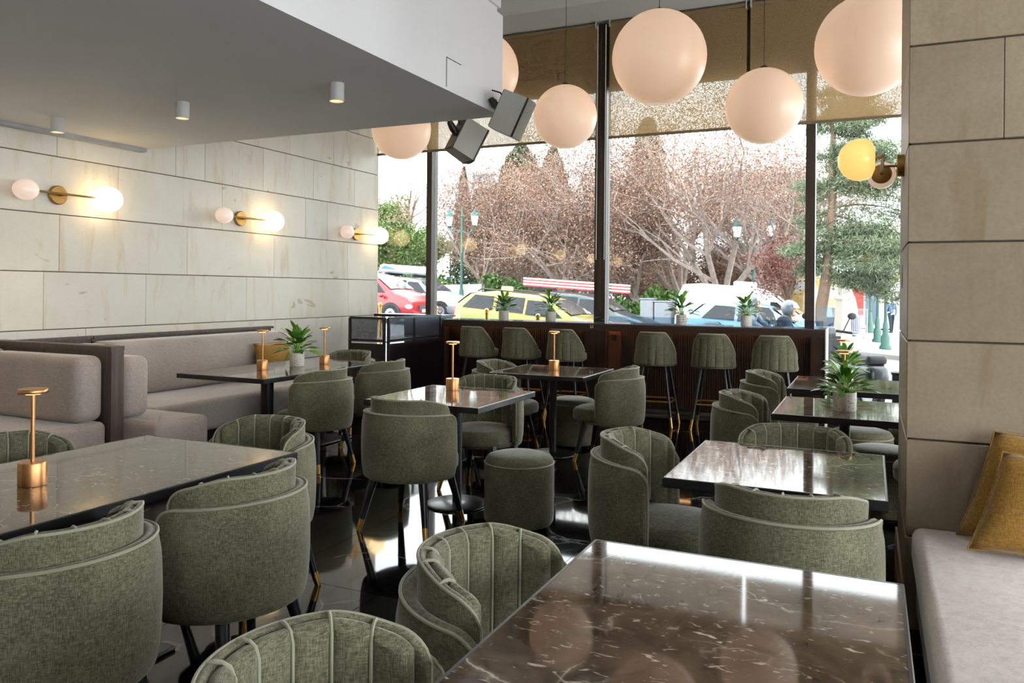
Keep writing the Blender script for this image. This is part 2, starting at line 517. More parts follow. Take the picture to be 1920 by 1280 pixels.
bb = MB().box(PX-0.012, PX-0.0005, PY+0.03, PY1, 0.0, 0.17).build('baseboard_pillar', mk_wood('oak_base', (166, 130, 100), (190, 156, 124), 0.5, 1), smooth=False)
tag(bb, kind='structure')

# ------------------------------------------------------------------ window wall
MUL = [px_x(809, YW), px_x(1128, YW), px_x(1519, YW), px_x(1519, YW)+2.56, XR]
MW = [0.085, 0.15, 0.105, 0.105, 0.1]
xa = XL - 0.1
for n, (mx, mw) in enumerate(zip(MUL, MW), 1):
    we = empty('window_%d' % n, (0, 0, 0), kind='structure')
    f = MB()
    f.box(mx-mw/2, mx+mw/2, YW-0.09, YW+0.09, 0, 4.97)
    if n == 2: f.box(mx-0.018, mx+0.018, YW-0.115, YW-0.088, 1.2, 4.9)
    f.build('mullion', M['frame'], we, smooth=False)
    x0, x1 = xa, mx-mw/2
    MB().box(x0, x1, YW-0.05, YW+0.05, 0, 0.09).build('sill_rail', M['frame'], we, smooth=False)
    MB().box(x0, x1, YW-0.006, YW+0.006, 0.09, 4.95).build('pane', M['glass'], we, smooth=False)
    xa = mx+mw/2
hd = MB().box(XL-0.3, XR+0.3, YW+0.12, YW+0.32, 4.15, 5.4).build('trim_2', simple('outer_lintel', (150, 138, 118), 0.8), smooth=False)
tag(hd, kind='structure')

YBL = 9.72
bl = [(XL+0.03, px_x(1117, YBL)-0.01, 'beige roller blind nearest the stone wall, behind two loudspeakers'),
      (px_x(1139, YBL), px_x(1396.5, YBL), 'beige roller blind in the middle, behind the largest globe lamp'),
      (px_x(1403, YBL), XR-0.2, 'beige roller blind beside the right stone pillar')]
for k, (a, b, lab) in enumerate(bl):
    e = empty('roller_blind', ((a+b)/2, YBL, 3.42), 0, lab, 'blind', 'roller blinds')
    h = (b-a)/2
    MB().box(-h, h, -0.0015, 0.0015, 0.03, 1.46).build('blind_fabric', M['blind'], e, smooth=False)
    MB().box(-h, h, -0.012, 0.012, 0.0, 0.032).build('bottom_rail', M['rail'], e, smooth=False)
    MB().lathe([(0.03, -h), (0.03, h)], 12, (0, 0, 1.478), axis='X').build('roller_tube', M['rail'], e)
    for sx in (-h, h-0.015): MB().box(sx, sx+0.015, -0.04, 0.04, 1.43, 1.52).build('bracket', M['spk'], e, smooth=False)
    if k < 2:
        xx = h+0.03 if k == 0 else -h-0.03
        MB().tube([(xx, -0.06, 1.45), (xx, -0.06, -1.55)], 0.005, 6).build('pull_chain', M['white_print'], e)

# ------------------------------------------------------------------ lamps
def globe(x, z, r, lab, y=6.25):
    e = empty('pendant_globe', (x, y, z), 0, lab, 'pendant lamp', 'opal globe pendants in a row')
    MB().ell((0, 0, 0), (r, r, r), 40, 24).build('glass_globe', M['globe'], e)
    MB().lathe([(0.03, r-0.012), (0.03, r+0.012), (0.008, r+0.03)], 16).build('cap', M['black_metal'], e)
    MB().tube([(0, 0, r+0.02), (0, 0, ZC+0.115-z)], 0.0022, 6).build('cord', M['black_metal'], e)
gd = {}
for (px, py, r, lab) in ((750, 243, 0.275, 'small opal globe pendant half hidden below the grey soffit, nearest the stone wall'),
                         (894, 134, 0.355, 'large opal globe pendant mostly hidden behind the soffit corner'),
                         (1057, 219, 0.267, 'small opal globe pendant right of the loudspeakers, left of the largest globe'),
                         (1232, 108, 0.375, 'large opal globe pendant fully in view between two small globes'),
                         (1429, 199, 0.285, 'small opal globe pendant second from the right pillar'),
                         (1622, 85, 0.36, 'large opal globe pendant partly hidden by the right stone pillar')):
    x = px_x(px, 6.25)
    globe(x, px_z(py, x, 6.25), r, lab)

def sconce(y, z, lab):
    e = empty('wall_sconce', (XL+0.013, y, z), 0, lab, 'wall lamp', 'two-globe brass sconces on the stone wall')
    MB().lathe([(0.085, 0.0), (0.085, 0.028), (0.078, 0.034)], 28, axis='X').build('back_plate', M['oldbrass'], e)
    MB().tube([(0.03, 0, 0), (0.15, 0, 0)], 0.011, 10).build('stem', M['oldbrass'], e)
    MB().tube([(0.15, -0.30, 0), (0.15, 0.28, 0)], 0.0095, 10).build('arm', M['oldbrass'], e)
    MB().ell((0.15, -0.385, 0), (0.088, 0.105, 0.090), 28, 18).build('small_globe', M['sconce_small'], e)
    MB().ell((0.15, 0.40, 0), (0.115, 0.138, 0.120), 28, 18).build('large_globe', M['sconce_big'], e)
for (px, py, lab) in ((110, 366, 'two-globe brass wall sconce at the far left of the stone wall'),
                      (452, 410, 'two-globe brass wall sconce in the middle of the stone wall'),
                      (669, 439, 'two-globe brass wall sconce at the window end of the stone wall')):
    y = px_y(px, XL+0.05)
    sconce(y, px_z(py, XL, y), lab)

for y, lab in ((2.5, 'added unseen two-globe sconce left of the view, for warm fill light'), (0.24, 'added unseen two-globe sconce beside the camera, for warm fill light'), (-2.0, 'added unseen two-globe sconce behind the camera, for warm fill light')):
    sconce(y, 2.29, lab)  # unseen sconces added to warm and brighten the soffit underside and left side
e = empty('pillar_sconce', (PX, 4.38, 2.11), 0, 'brass sconce with amber globe on the right stone pillar', 'wall lamp')
MB().lathe([(0.055, 0.0), (0.055, -0.03), (0.05, -0.034)], 24, axis='X').build('back_plate', M['oldbrass'], e)
MB().tube([(-0.03, 0, 0), (-0.10, 0, 0)], 0.006, 8).build('stem', M['oldbrass'], e)
MB().tube([(-0.10, -0.33, 0), (-0.10, 0.26, 0)], 0.0085, 10).build('arm', M['oldbrass'], e)
MB().tube([(-0.10, -0.30, 0), (-0.13, -0.30, 0)], 0.006, 8).build('globe_stem', M['oldbrass'], e)
rows = []
for i in range(17):
    a = PI*i/16
    rows.append((max(0.099*math.sin(a), 0.003), -0.095*math.cos(a)))
prof = [(r, z) for (r, z) in rows if z < 0.066]
MB().lathe([(r, z) for r, z in prof] + [(0.045, 0.068)], 28, (-0.20, -0.32, -0.01), axis='X').build('amber_globe', M['sconce_amber'], e)
MB().lathe([(0.02, -0.005), (0.05, 0.004), (0.052, 0.012)], 20, (-0.10, 0.26, 0), axis='Y').build('brass_cap', M['oldbrass'], e)
MB().lathe([(0.052, 0.012), (0.072, 0.05), (0.07, 0.09), (0.045, 0.125), (0.005, 0.135)], 24, (-0.10, 0.26, 0), axis='Y').build('pale_globe', M['sconce_small'], e)

for k, (px, py) in enumerate(((105, 214), (339, 191), (628, 165))):
    yy = 4.3; xx = px_x(px, yy)
    lab = ['white cylinder downlight on the soffit nearest the stone wall', 'white cylinder downlight in the middle of the three on the soffit', 'white cylinder downlight on the soffit nearest its slanting edge'][k]
    e = empty('downlight', (xx, yy, ZSOF), 0, lab, 'ceiling lamp', 'cylinder downlights')
    MB().lathe([(0.05, 0), (0.05, -0.118), (0.046, -0.12), (0.042, -0.112), (0.04, -0.09)], 28, cap=False).build('housing', simple('downlight_white%d' % k, (196, 194, 190), 0.5, var=0.03), e)
    MB().lathe([(0.0405, -0.098), (0.0405, -0.092)], 20).build('lens', M['spot_led'], e)
    ld = bpy.data.lights.new('downlight_beam', 'SPOT'); ld.energy = 9; ld.color = (1, 0.8, 0.58); ld.spot_size = 1.3; ld.spot_blend = 0.6; ld.shadow_soft_size = 0.04
    lo = bpy.data.objects.new('downlight_beam', ld); COL.objects.link(lo); lo.parent = e; lo.location = (0, 0, -0.13)

# loudspeakers
def speaker(loc, rot, lab, dark_front):
    e = empty('loudspeaker', loc, 0, lab, 'loudspeaker', 'loudspeakers on the soffit corner')
    e.rotation_euler = rot
    # local: front grille faces -Y, wedge cabinet behind it
    W, H, D = 0.10, 0.150, 0.18
    b = MB().prism([(-W, -0.02), (W, -0.02), (W*0.80, D), (-W*0.80, D)], 'Z', -H, H)
    b.build('cabinet', M['spk'], e, smooth=False)
    MB().rbox(-W-0.004, W+0.004, -0.034, -0.018, -H-0.004, H+0.004, 0.005, 2).build('front_rim', M['black_metal'], e)
    rows = []
    for i in range(9):
        x = -W + 2*W*i/8
        rows.append([(x, -0.036-0.016*math.cos(PI*(i-4)/8), z) for z in (-H, H)])
    MB().grid(rows).build('grille', M['spk_face'], e)
    MB().box(-W*0.76, W*0.76, D-0.002, D+0.006, -H*0.96, H*0.96).build('rear_panel', M['black_metal'], e, smooth=False)
    MB().tube([(0, D, 0), (0, D+0.05, 0.02), (0, D+0.10, 0.05)], [0.028, 0.032, 0.024], 12).build('ball_joint', M['black_metal'], e)
    MB().tube([(0.02, D, 0.09), (0.0, D+0.05, 0.12), (-0.03, D+0.11, 0.11)], 0.006, 8).build('cable', M['black_metal'], e)
    return e
def hanger(e, pts):
    inv = e.matrix_basis.inverted()
    MB().tube([inv @ Vector(p) for p in pts], 0.014, 8).build('wall_bracket', M['black_metal'], e)
def aim(fwd, down):
    """rotation whose local -Y points along fwd"""
    f = Vector(fwd).normalized(); y = -f
    z = Vector((0, 0, 1)); z = (z - y*z.dot(y)).normalized()
    x = y.cross(z)
    return Matrix((x, y, z)).transposed().to_euler()
sx1 = 0.0
a = speaker((XSOF+0.255, 5.40, 2.755), aim((0.90, 0.12, -0.42), 0), 'grey wedge loudspeaker on the side of the soffit corner, grille towards the room', True)
b = speaker((-3.07, 5.92, 2.69), aim((0.50, 0.72, -0.46), 0), 'white wedge loudspeaker behind the soffit edge, back towards the room', False)

for sp_, to in ((a, (XSOF+0.001, 5.42, 2.93)), (b, (-3.25, YSOF+0.001, 2.92))):
    j = sp_.matrix_basis @ Vector((0, 0.24, 0.05))
    hanger(sp_, [j, Vector(to).lerp(j, 0.4), Vector(to)])
# ------------------------------------------------------------------ bar counter
BX0, BX1, BY0, BY1, BZ = -5.22, px_x(1548, 9.2), 9.2, 9.66, 1.075
bar = empty('bar_counter', ((BX0+BX1)/2, BY0, 0), 0, 'long dark walnut bar counter along the window', 'bar counter')
def bpart(name, mb, mat, **k):
    o = mb.xf(Matrix.Translation((-(BX0+BX1)/2, -BY0, 0))).build(name, mat, bar, **k); return o
bpart('counter_edge', MB().box(BX0, BX1, BY0+0.02, BY1, BZ-0.075, BZ-0.012).box(BX0, BX1, BY0, BY0+0.02, BZ-0.092, BZ-0.012), M['bar_wood_h'], smooth=False)
bpart('counter_top', MB().box(BX0-0.002, BX1+0.002, BY0-0.002, BY1, BZ-0.0118, BZ), M['counter_top'], smooth=False)
bpart('body', MB().box(BX0, BX1-0.02, BY0+0.16, BY1-0.02, 0.07, BZ-0.075).box(BX0, BX1-0.02, BY0+0.20, BY1-0.02, 0.0, 0.07), M['bar_wood'], smooth=False)
xm = px_x(1117, BY0)
for (x0, x1) in ((BX0-0.04, BX0+0.03), (xm-0.13, xm-0.002), (xm+0.002, xm+0.12), (BX1-0.15, BX1)):
    bpart('upright_panel', MB().box(x0, x1, BY0+0.022, BY0+0.19, 0.0, BZ-0.0755), M['bar_wood'], smooth=False)
fl2 = MB()
x = BX0+0.06
while x < BX1-0.17:
    if not (xm-0.14 < x < xm+0.30):
        fl2.box(x, x+0.016, BY0+0.145, BY0+0.162, 0.075, BZ-0.085)
    x += 0.028
o = bpart('fluting', fl2, M['bar_wood'], smooth=False); o['kind'] = 'stuff'
bpart('lit_panel', MB().box(xm+0.125, xm+0.28, BY0+0.13, BY0+0.163, 0.075, BZ-0.08), mk_wood('lit_walnut', (84, 50, 34), (112, 70, 48), 0.4, 2), smooth=False)  # glow of the light strip put into a lighter, warmer walnut colour
bpart('socket_box', MB().rbox(xm+0.185, xm+0.225, BY0+0.105, BY0+0.131, 0.86, 0.935, 0.006, 2), M['black_metal'])
for (x0, x1) in ((BX0+0.05, xm-0.15), (xm+0.13, BX1-0.17)):
    bpart('light_strip', MB().box(x0, x1, BY0+0.10, BY0+0.112, BZ-0.083, BZ-0.0755), M['bar_led'], smooth=False)
for px in (860, 930, 1010, 1078, 1189, 1303, 1418):
    hx = px_x(px, BY0)
    bpart('bag_hook', MB().tube([(hx-0.02, BY0+0.04, BZ-0.075), (hx-0.02, BY0+0.03, BZ-0.10), (hx+0.02, BY0+0.03, BZ-0.10), (hx+0.02, BY0+0.04, BZ-0.075)], 0.004, 6), M['black_metal'])
bpart('kick_strip', MB().box(BX0+0.03, BX1-0.02, BY0+0.19, BY0+0.205, 0.004, 0.05), simple('steel_kick', (150, 152, 158), 0.25, 1.0), smooth=False)
bpart('white_edge', MB().box(BX1, BX1+0.012, BY0, BY1, 0.0, BZ-0.001), M['white_print'], smooth=False)
# small printed logo on the counter edge
lx = px_x(1111, BY0)
lg = MB()
lg.box(lx-0.024, lx-0.016, BY0-0.0022, BY0-0.0005, BZ-0.060, BZ-0.020).box(lx-0.024, lx-0.004, BY0-0.0022, BY0-0.0005, BZ-0.060, BZ-0.052)
lg.box(lx+0.004, lx+0.012, BY0-0.0022, BY0-0.0005, BZ-0.060, BZ-0.036).box(lx+0.004, lx+0.012, BY0-0.0022, BY0-0.0005, BZ-0.030, BZ-0.022)
bpart('logo', lg, M['white_print'], smooth=False)
for (x0, x1) in ((BX0+0.03, xm-0.02), (xm+0.02, BX1-0.04)):
    bpart('glass_upstand', MB().box(x0, x1, BY1-0.02, BY1-0.012, BZ+0.0005, BZ+0.075), M['glass_blue'], smooth=False)

# black service station beside the bar (solid panels below, perforated band above)
e = empty('service_station', (-5.48, 7.92, 0), 0, 'black metal service station with perforated upper band beside the bar', 'cabinet')
def sp(name, mb, mat):
    return mb.xf(Matrix.Translation((5.48, -7.92, 0))).build(name, mat, e, smooth=False)
sx0, sx1_, sy0, sy1 = -5.77, -5.235, 7.92, 9.18
for (x, y) in ((sx0, sy0), (sx1_-0.042, sy0), (sx1_, sy0+0.03), (sx1_, 8.53), (sx1_, sy1), (sx0, sy1)):
    sp('post', MB().box(x-0.014, x+0.014, y-0.014, y+0.014, 0, 1.12), M['black_metal'])
for z in (1.12, 0.855, 0.80, 0.05):
    sp('rail', MB().box(sx0, sx1_-0.04, sy0-0.012, sy0+0.012, z-0.014, z+0.014), M['black_metal'])
    sp('rail', MB().box(sx1_-0.012, sx1_+0.012, sy0+0.03, sy1+0.02, z-0.014, z+0.014), M['black_metal'])
sp('perforated_band', MB().box(sx0+0.015, sx1_-0.055, sy0-0.002, sy0+0.002, 0.87, 1.105), M['screen'])
sp('perforated_band', MB().box(sx1_-0.002, sx1_+0.002, sy0+0.043, 8.517, 0.87, 1.105), M['screen'])
sp('end_panel', MB().box(sx0, sx1_+0.014, sy1+0.015, sy1+0.019, 0.0, 1.12), M['black_wood'])
sp('perforated_band', MB().box(sx1_-0.002, sx1_+0.002, 8.545, sy1-0.015, 0.87, 1.105), M['screen'])
sp('lower_panel', MB().box(sx0+0.015, sx1_-0.055, sy0-0.004, sy0+0.004, 0.065, 0.785), M['black_wood'])
sp('lower_panel', MB().box(sx1_-0.004, sx1_+0.004, sy0+0.043, 8.517, 0.065, 0.785), M['black_wood'])
sp('lower_panel', MB().box(sx1_-0.004, sx1_+0.004, 8.545, sy1+0.02, 0.065, 0.785), M['black_wood'])
sp('shelf', MB().box(sx0+0.02, sx1_-0.02, sy0+0.02, sy1, 0.83, 0.845), simple('steel_shelf', (150, 155, 165), 0.3, 0.4))
sp('back_shelf', MB().box(-6.3, sx1_, 9.2, 9.62, 1.09, 1.125), M['black_wood'])
# ------------------------------------------------------------------ curved upholstery
def sheet(R, th, a0, a1, zb, zt, n=40, k=7, bo=None, bi=None, er=0.02, flat=1.0):
    """thick curved panel around the chair's axis; a = 0 is the back (-Y); returns MB"""
    rows = []
    ang = []
    e = er/R
    for q in (0.02, 0.12, 0.35, 0.65): ang.append(a0+e*q)
    ang += [a0+e+(a1-a0-2*e)*i/n for i in range(n+1)]
    for q in (0.65, 0.35, 0.12, 0.02): ang.append(a1-e*q)
    for a in ang:
        d = min(a-a0, a1-a)
        sc = 1.0 if d >= e else math.sqrt(max(1-((e-d)/e)**2, 0.0))
        h = max(th/2*sc, 0.0015)
        b_, t_ = zb(a), zt(a)
        cut = (1-sc)*er*0.6
        b_ += cut; t_ -= cut
        r = min(h, (t_-b_)/2.2)
        sec = []
        for i in range(k+1):
            t = i/k; z = b_+r+(t_-b_-2*r)*t
            sec.append((R+h+(bo(a, t) if bo else 0)*sc, z))
        for i in range(1, 6):
            an = PI*i/6
            sec.append((R+h*math.cos(an)+((bo(a, 1) if bo else 0)*(1-i/6))*sc, t_-r+r*math.sin(an)))
        for i in range(k+1):
            t = 1-i/k; z = b_+r+(t_-b_-2*r)*t
            sec.append((R-h-(bi(a, t) if bi else 0)*sc, z))
        for i in range(1, 6):
            an = PI*i/6
            sec.append((R-h*math.cos(an), b_+r-r*math.sin(an)))
        rows.append([(p*math.sin(a), -p*math.cos(a)*flat, z) for (p, z) in sec])
    return MB().grid(rows, closed_u=True, cap=True)

def corner(a, A, R, rc):
    t = (A-abs(a))*R
    if t >= rc: return 0.0
    t = max(t, 0.0)
    return rc - math.sqrt(max(rc*rc-(rc-t)**2, 0))

def cushion_disc(a, b, n_exp, z0, z1, cy=0.0, edge=0.035, dome=0.02, nu=40, front=1.0):
    """superellipse cushion with rounded edge"""
    rows = []
    prof = [(0.90, z0), (0.97, z0+0.006)]
    H = z1-z0
    for t in (0.12, 0.3, 0.5, 0.68): prof.append((0.985+0.015*math.sin(PI*t), z0+H*t))
    for q in range(1, 6):
        an = PI/2*q/5
        prof.append((1-edge/a*(1-math.cos(an)), z1-edge+edge*math.sin(an)*1.0))
    for s in (0.75, 0.5, 0.25, 0.02): prof.append((s*(1-edge/a), z1+dome*(1-s*s)))
    for (s, z) in prof:
        row = []
        for k in range(nu):
            t = 2*PI*k/nu
            c, s_ = math.cos(t), math.sin(t)
            row.append((a*s*math.copysign(abs(c)**(2/n_exp), c), cy+b*s*math.copysign(abs(s_)**(2/n_exp), s_), z))
        rows.append(row)
    return MB().grid(rows, closed_u=True, cap=True)

def leg_with_tip(parent, top, foot, r0, r1, tip, mat, tipmat):
    top, foot = Vector(top), Vector(foot)
    q = foot + (top-foot)*(tip/(top-foot).length)
    rq = r1+(r0-r1)*(tip/(top-foot).length)
    l = MB().tube([top, q], [r0, rq], 14).build('leg', mat, parent)
    MB().tube([q, foot], [rq+0.0012, r1+0.001], 14).build('ferrule', tipmat, l)
    return l

# ---- tub chair -------------------------------------------------------------
def make_chair():
    root = empty('tub_chair')
    A, R = math.radians(98), 0.276
    zt = lambda a: 0.733 - corner(a, A, R, 0.075) - 0.02*(abs(a)/A)**2
    zb = lambda a: 0.325 + corner(a, A, R, 0.045)*0.7
    sh = sheet(R, 0.046, -A, A, zb, zt, 44, 8, bo=lambda a, t: 0.012*math.sin(PI*min(max(t, 0), 1))**0.5)
    sh.build('outer_shell', M['green'], root)
    MB().lathe([(0.25, 0.325), (0.255, 0.335), (0.255, 0.35), (0.02, 0.352)], 36).build('underside', M['green'], root)
    B, Rb = math.radians(96), 0.244
    def bzt(a):
        u = min(max((abs(a)-0.75)/0.85, 0), 1)
        return 0.815 - corner(a, B, Rb, 0.075) - 0.04*u*u*(3-2*u)
    bzb = lambda a: 0.44
    sheet(Rb, 0.022, -B, B, bzb, bzt, 44, 6).build('backrest', M['green'], root)
    nch = 8
    step = 2*math.radians(90)/nch
    for k in range(nch):
        c0 = -math.radians(90)+k*step; c1 = c0+step
        bul = lambda a, t, c0=c0, c1=c1: 0.012*math.sin(PI*min(max((a-c0)/(c1-c0), 0), 1))**0.7
        sheet(0.217, 0.034, c0, c1, bzb, lambda a: bzt(a)-0.003, 6, 6, bi=bul, er=0.010).build('back_channel', M['green'], root)
    cords = MB()
    for k in range(1, nch):
        a = -math.radians(90)+k*step
        pts = [((0.198)*math.sin(a), -(0.198)*math.cos(a), 0.47+0.3*t) for t in (0, 0.3, 0.6, 0.85)]
        z = bzt(a)
        pts = [p for p in pts if p[2] < z-0.04]
        for (r, dz) in ((0.199, -0.03), (0.208, -0.008), (0.222, 0.0), (0.237, 0.001), (0.250, -0.004)):
            pts.append((r*math.sin(a), -r*math.cos(a), z+dz))
        cords.tube(pts, 0.0042, 6)
    cords.build('channel_cord', M['piping'], root)['kind'] = 'stuff'
    def edge(Rr, AA, zf, zlow):
        pts = []
        for i in range(61):
            a = -AA+0.012+(2*AA-0.024)*i/60
            pts.append((Rr*math.sin(a), -Rr*math.cos(a), zf(a)-0.004))
        p0, p1 = pts[0], pts[-1]
        return [(p0[0], p0[1], zlow)]+pts+[(p1[0], p1[1], zlow)]
    MB().tube(edge(R+0.020, A, zt, 0.40), 0.0050, 6).build('shell_piping', M['piping'], root)
    MB().tube(edge(Rb+0.009, B, bzt, 0.6), 0.0045, 6).build('rim_piping', M['piping'], root)
    cushion_disc(0.246, 0.270, 2.7, 0.35, 0.455, 0.045, 0.045, 0.022).build('seat', M['green'], root)
    for sx in (-1, 1):
        for sy in (-1, 1):
            leg_with_tip(root, (sx*0.165, sy*0.155+0.01, 0.36), (sx*0.235, sy*0.232+0.01, 0.0), 0.029, 0.0145, 0.072, M['black_wood'], M['brass'])
    return root

chair = make_chair()
FX, FNY, FNX, FY = -PI/2, PI, PI/2, 0.0     # facing +X, -Y, -X, +Y
chairs = [
    (-2.20, 1.55, FNX+0.05, 'green tub chair seen from behind, cut off at the bottom left corner'),
    (-2.20, 2.25, FNX+0.03, 'green tub chair seen from behind, second from the bottom left corner'),
    (-2.75, 2.98, FNY-0.12, 'green tub chair at the window end of the left marble table'),
    (-3.32, 2.20, FX, 'green tub chair cut by the left photo edge, behind the tall copper lamp'),
    (-4.20, 5.30, FNX, 'green tub chair seen from behind at the sofa table, nearer one of two'),
    (-4.20, 6.20, FNX, 'green tub chair seen from behind at the sofa table, farther one of two'),
    (-5.00, 6.80, FNY, 'green tub chair at the far end of the sofa table, before the black service station'),
    (-2.60, 4.22, FY, 'green tub chair seen from behind in front of the middle square table, beside a pouf'),
    (-2.65, 5.30, FNY, 'green tub chair behind the middle square table, facing the camera'),
    (-3.09, 6.62, FX, 'green tub chair left of the square table nearest the bar'),
    (-2.08, 6.65, FNX, 'green tub chair right of the square table nearest the bar, in side view'),
    (-0.89, 3.56, FX, 'green tub chair left of the table beside the right pillar, in side view'),
    (-0.26, 2.95, FY, 'green tub chair seen from behind between the two right tables'),
    (-0.33, 3.95, FNY, 'green tub chair behind the table beside the right pillar, facing the camera'),
    (-0.66, 5.35, FX, 'green tub chair left of the right-hand table with the big potted plant'),
    (-0.70, 6.85, FX, 'green tub chair left of the farthest right-hand table, below a bar stool'),
    (0.44, 6.75, FNX, 'green tub chair mostly hidden right of the farthest right-hand table'),
    (0.44, 5.35, FNX, 'green tub chair mostly hidden by the pillar, its brass-tipped leg in view'),
    (-0.81, 1.83, FX, 'green tub chair left of the nearest marble table, farther one of two'),
    (-0.83, 1.14, FX, 'green tub chair at the bottom edge of the photo, nearest the camera'),
]
for i, (x, y, rz, lab) in enumerate(chairs):
    o = chair if i == 0 else copy_tree(chair)
    o.location = (x, y, 0); o.rotation_euler = (0, 0, rz)
    tag(o, lab, 'chair', 'green tub chairs')

# ---- poufs -----------------------------------------------------------------
def make_pouf():
    root = empty('pouf')
    R = 0.218
    prof = [(R*0.93, 0.032), (R*0.985, 0.05), (R*1.0, 0.10), (R*1.0, 0.36), (R*0.992, 0.405)]
    MB().lathe(prof, 40).build('side', M['green'], root)
    prof = [(R*0.985, 0.404), (R*0.97, 0.425), (R*0.90, 0.445), (R*0.7, 0.458), (R*0.4, 0.464), (R*0.05, 0.466)]
    MB().lathe(prof, 40).build('top_cushion', M['green'], root)
    MB().tube([(R*0.995*math.cos(2*PI*k/40), R*0.995*math.sin(2*PI*k/40), 0.406) for k in range(41)], 0.0045, 6).build('seam_piping', M['piping'], root)
    for k in range(4):
        a = PI/4+k*PI/2
        MB().lathe([(0.018, 0), (0.022, 0.034)], 10, (0.15*math.cos(a), 0.15*math.sin(a), 0)).build('foot', M['black_wood'], root)
    return root
pouf = make_pouf()
for i, (x, y, lab) in enumerate(((-1.99, 4.50, 'round green upholstered pouf right of the middle square table, fully in view'),
                                 (-2.57, 7.05, 'round green pouf behind the column of the square table nearest the bar'),
                                 (0.07, 5.76, 'round green pouf with domed top beside the chair back near the right pillar'),
                                 (-0.06, 6.45, 'round green pouf seen under the far edge of the right-hand plant table'),
                                 (-0.15, 4.72, 'round green pouf in the gap right of the table nearest the right pillar'))):
    o = pouf if i == 0 else copy_tree(pouf)
    o.location = (x, y, 0); tag(o, lab, 'pouf', 'round green poufs')

# ---- bar stools --------------------------------------------------------------
def make_stool():
    root = empty('bar_stool')
    A, R = math.radians(88), 0.225
    def zt(a):
        u = abs(a)/A
        return 1.025 - 0.008*u*u - (0.0 if u < 0.42 else 0.235*((u-0.42)/0.58)**1.15)
    zb = lambda a: 0.665 + corner(a, A, R, 0.05)*0.5
    sheet(R, 0.030, -A, A, zb, zt, 40, 8, bo=lambda a, t: -0.02*t).build('back_shell', M['green'], root)
    n = 7; st = 2*A*0.86/n
    for k in range(n):
        c0 = -A*0.86+k*st
        for (rr, nm) in ((R+0.008, 'back_channel'),):
            sheet(rr, 0.022, c0, c0+st, lambda a: zb(a)+0.012, lambda a: zt(a)-0.03, 6, 6,
                  bo=lambda a, t, c0=c0: 0.007*math.sin(PI*min(max((a-c0)/st, 0), 1))**0.7-0.02*t, er=0.009).build(nm, M['green'], root)
    pts = []
    for i in range(51):
        a = -A+0.01+(2*A-0.02)*i/50
        pts.append(((R-0.004)*math.sin(a), -(R-0.004)*math.cos(a), zt(a)+0.001))
    MB().tube(pts, 0.0085, 6).build('edge_piping', M['piping'], root)
    cushion_disc(0.198, 0.215, 3.0, 0.665, 0.765, 0.02, 0.04, 0.015).build('seat', M['green'], root)
    MB().box(-0.13, 0.13, -0.12, 0.15, 0.645, 0.666).build('seat_plate', M['black_metal'], root, smooth=False)
    for sx in (-1, 1):
        for sy in (-1, 1):
            leg_with_tip(root, (sx*0.12, sy*0.11+0.015, 0.65), (sx*0.215, sy*0.20+0.015, 0), 0.017, 0.0145, 0.115, M['black_metal'], M['brass'])
    pts = []
    w_, d_ = 0.19, 0.175
    for (cx, cy, st_) in ((w_-0.05, d_-0.05, 0), (-w_+0.05, d_-0.05, PI/2), (-w_+0.05, -d_+0.05, PI), (w_-0.05, -d_+0.05, 1.5*PI)):
        for q in range(5):
            an = st_+PI/2*q/4
            pts.append((cx+0.05*math.cos(an), cy+0.05*math.sin(an)+0.015, 0.275))
    pts.append(pts[0])
    MB().tube(pts, 0.0115, 10).build('footrest_ring', M['brass'], root)
    return root
stool = make_stool()
for i, (px, rz, lab) in enumerate(((884, -0.10, 'green channel-back bar stool first from the black service station'),
                                   (965, -0.10, 'green channel-back bar stool second from the black service station'),
                                   (1052, -0.08, 'green channel-back bar stool third from the black service station'),
                                   (1222, 0.02, 'green channel-back bar stool fourth from the service station, right of the counter joint'),
                                   (1333, 0.03, 'green channel-back bar stool second from the right end of the bar'),
                                   (1449, 0.08, 'green channel-back bar stool at the right end of the bar'))):
    o = stool if i == 0 else copy_tree(stool)
    o.location = (px_x(px, 8.38), 8.60, 0); o.rotation_euler = (0, 0, rz)
    tag(o, lab, 'bar stool', 'green bar stools')

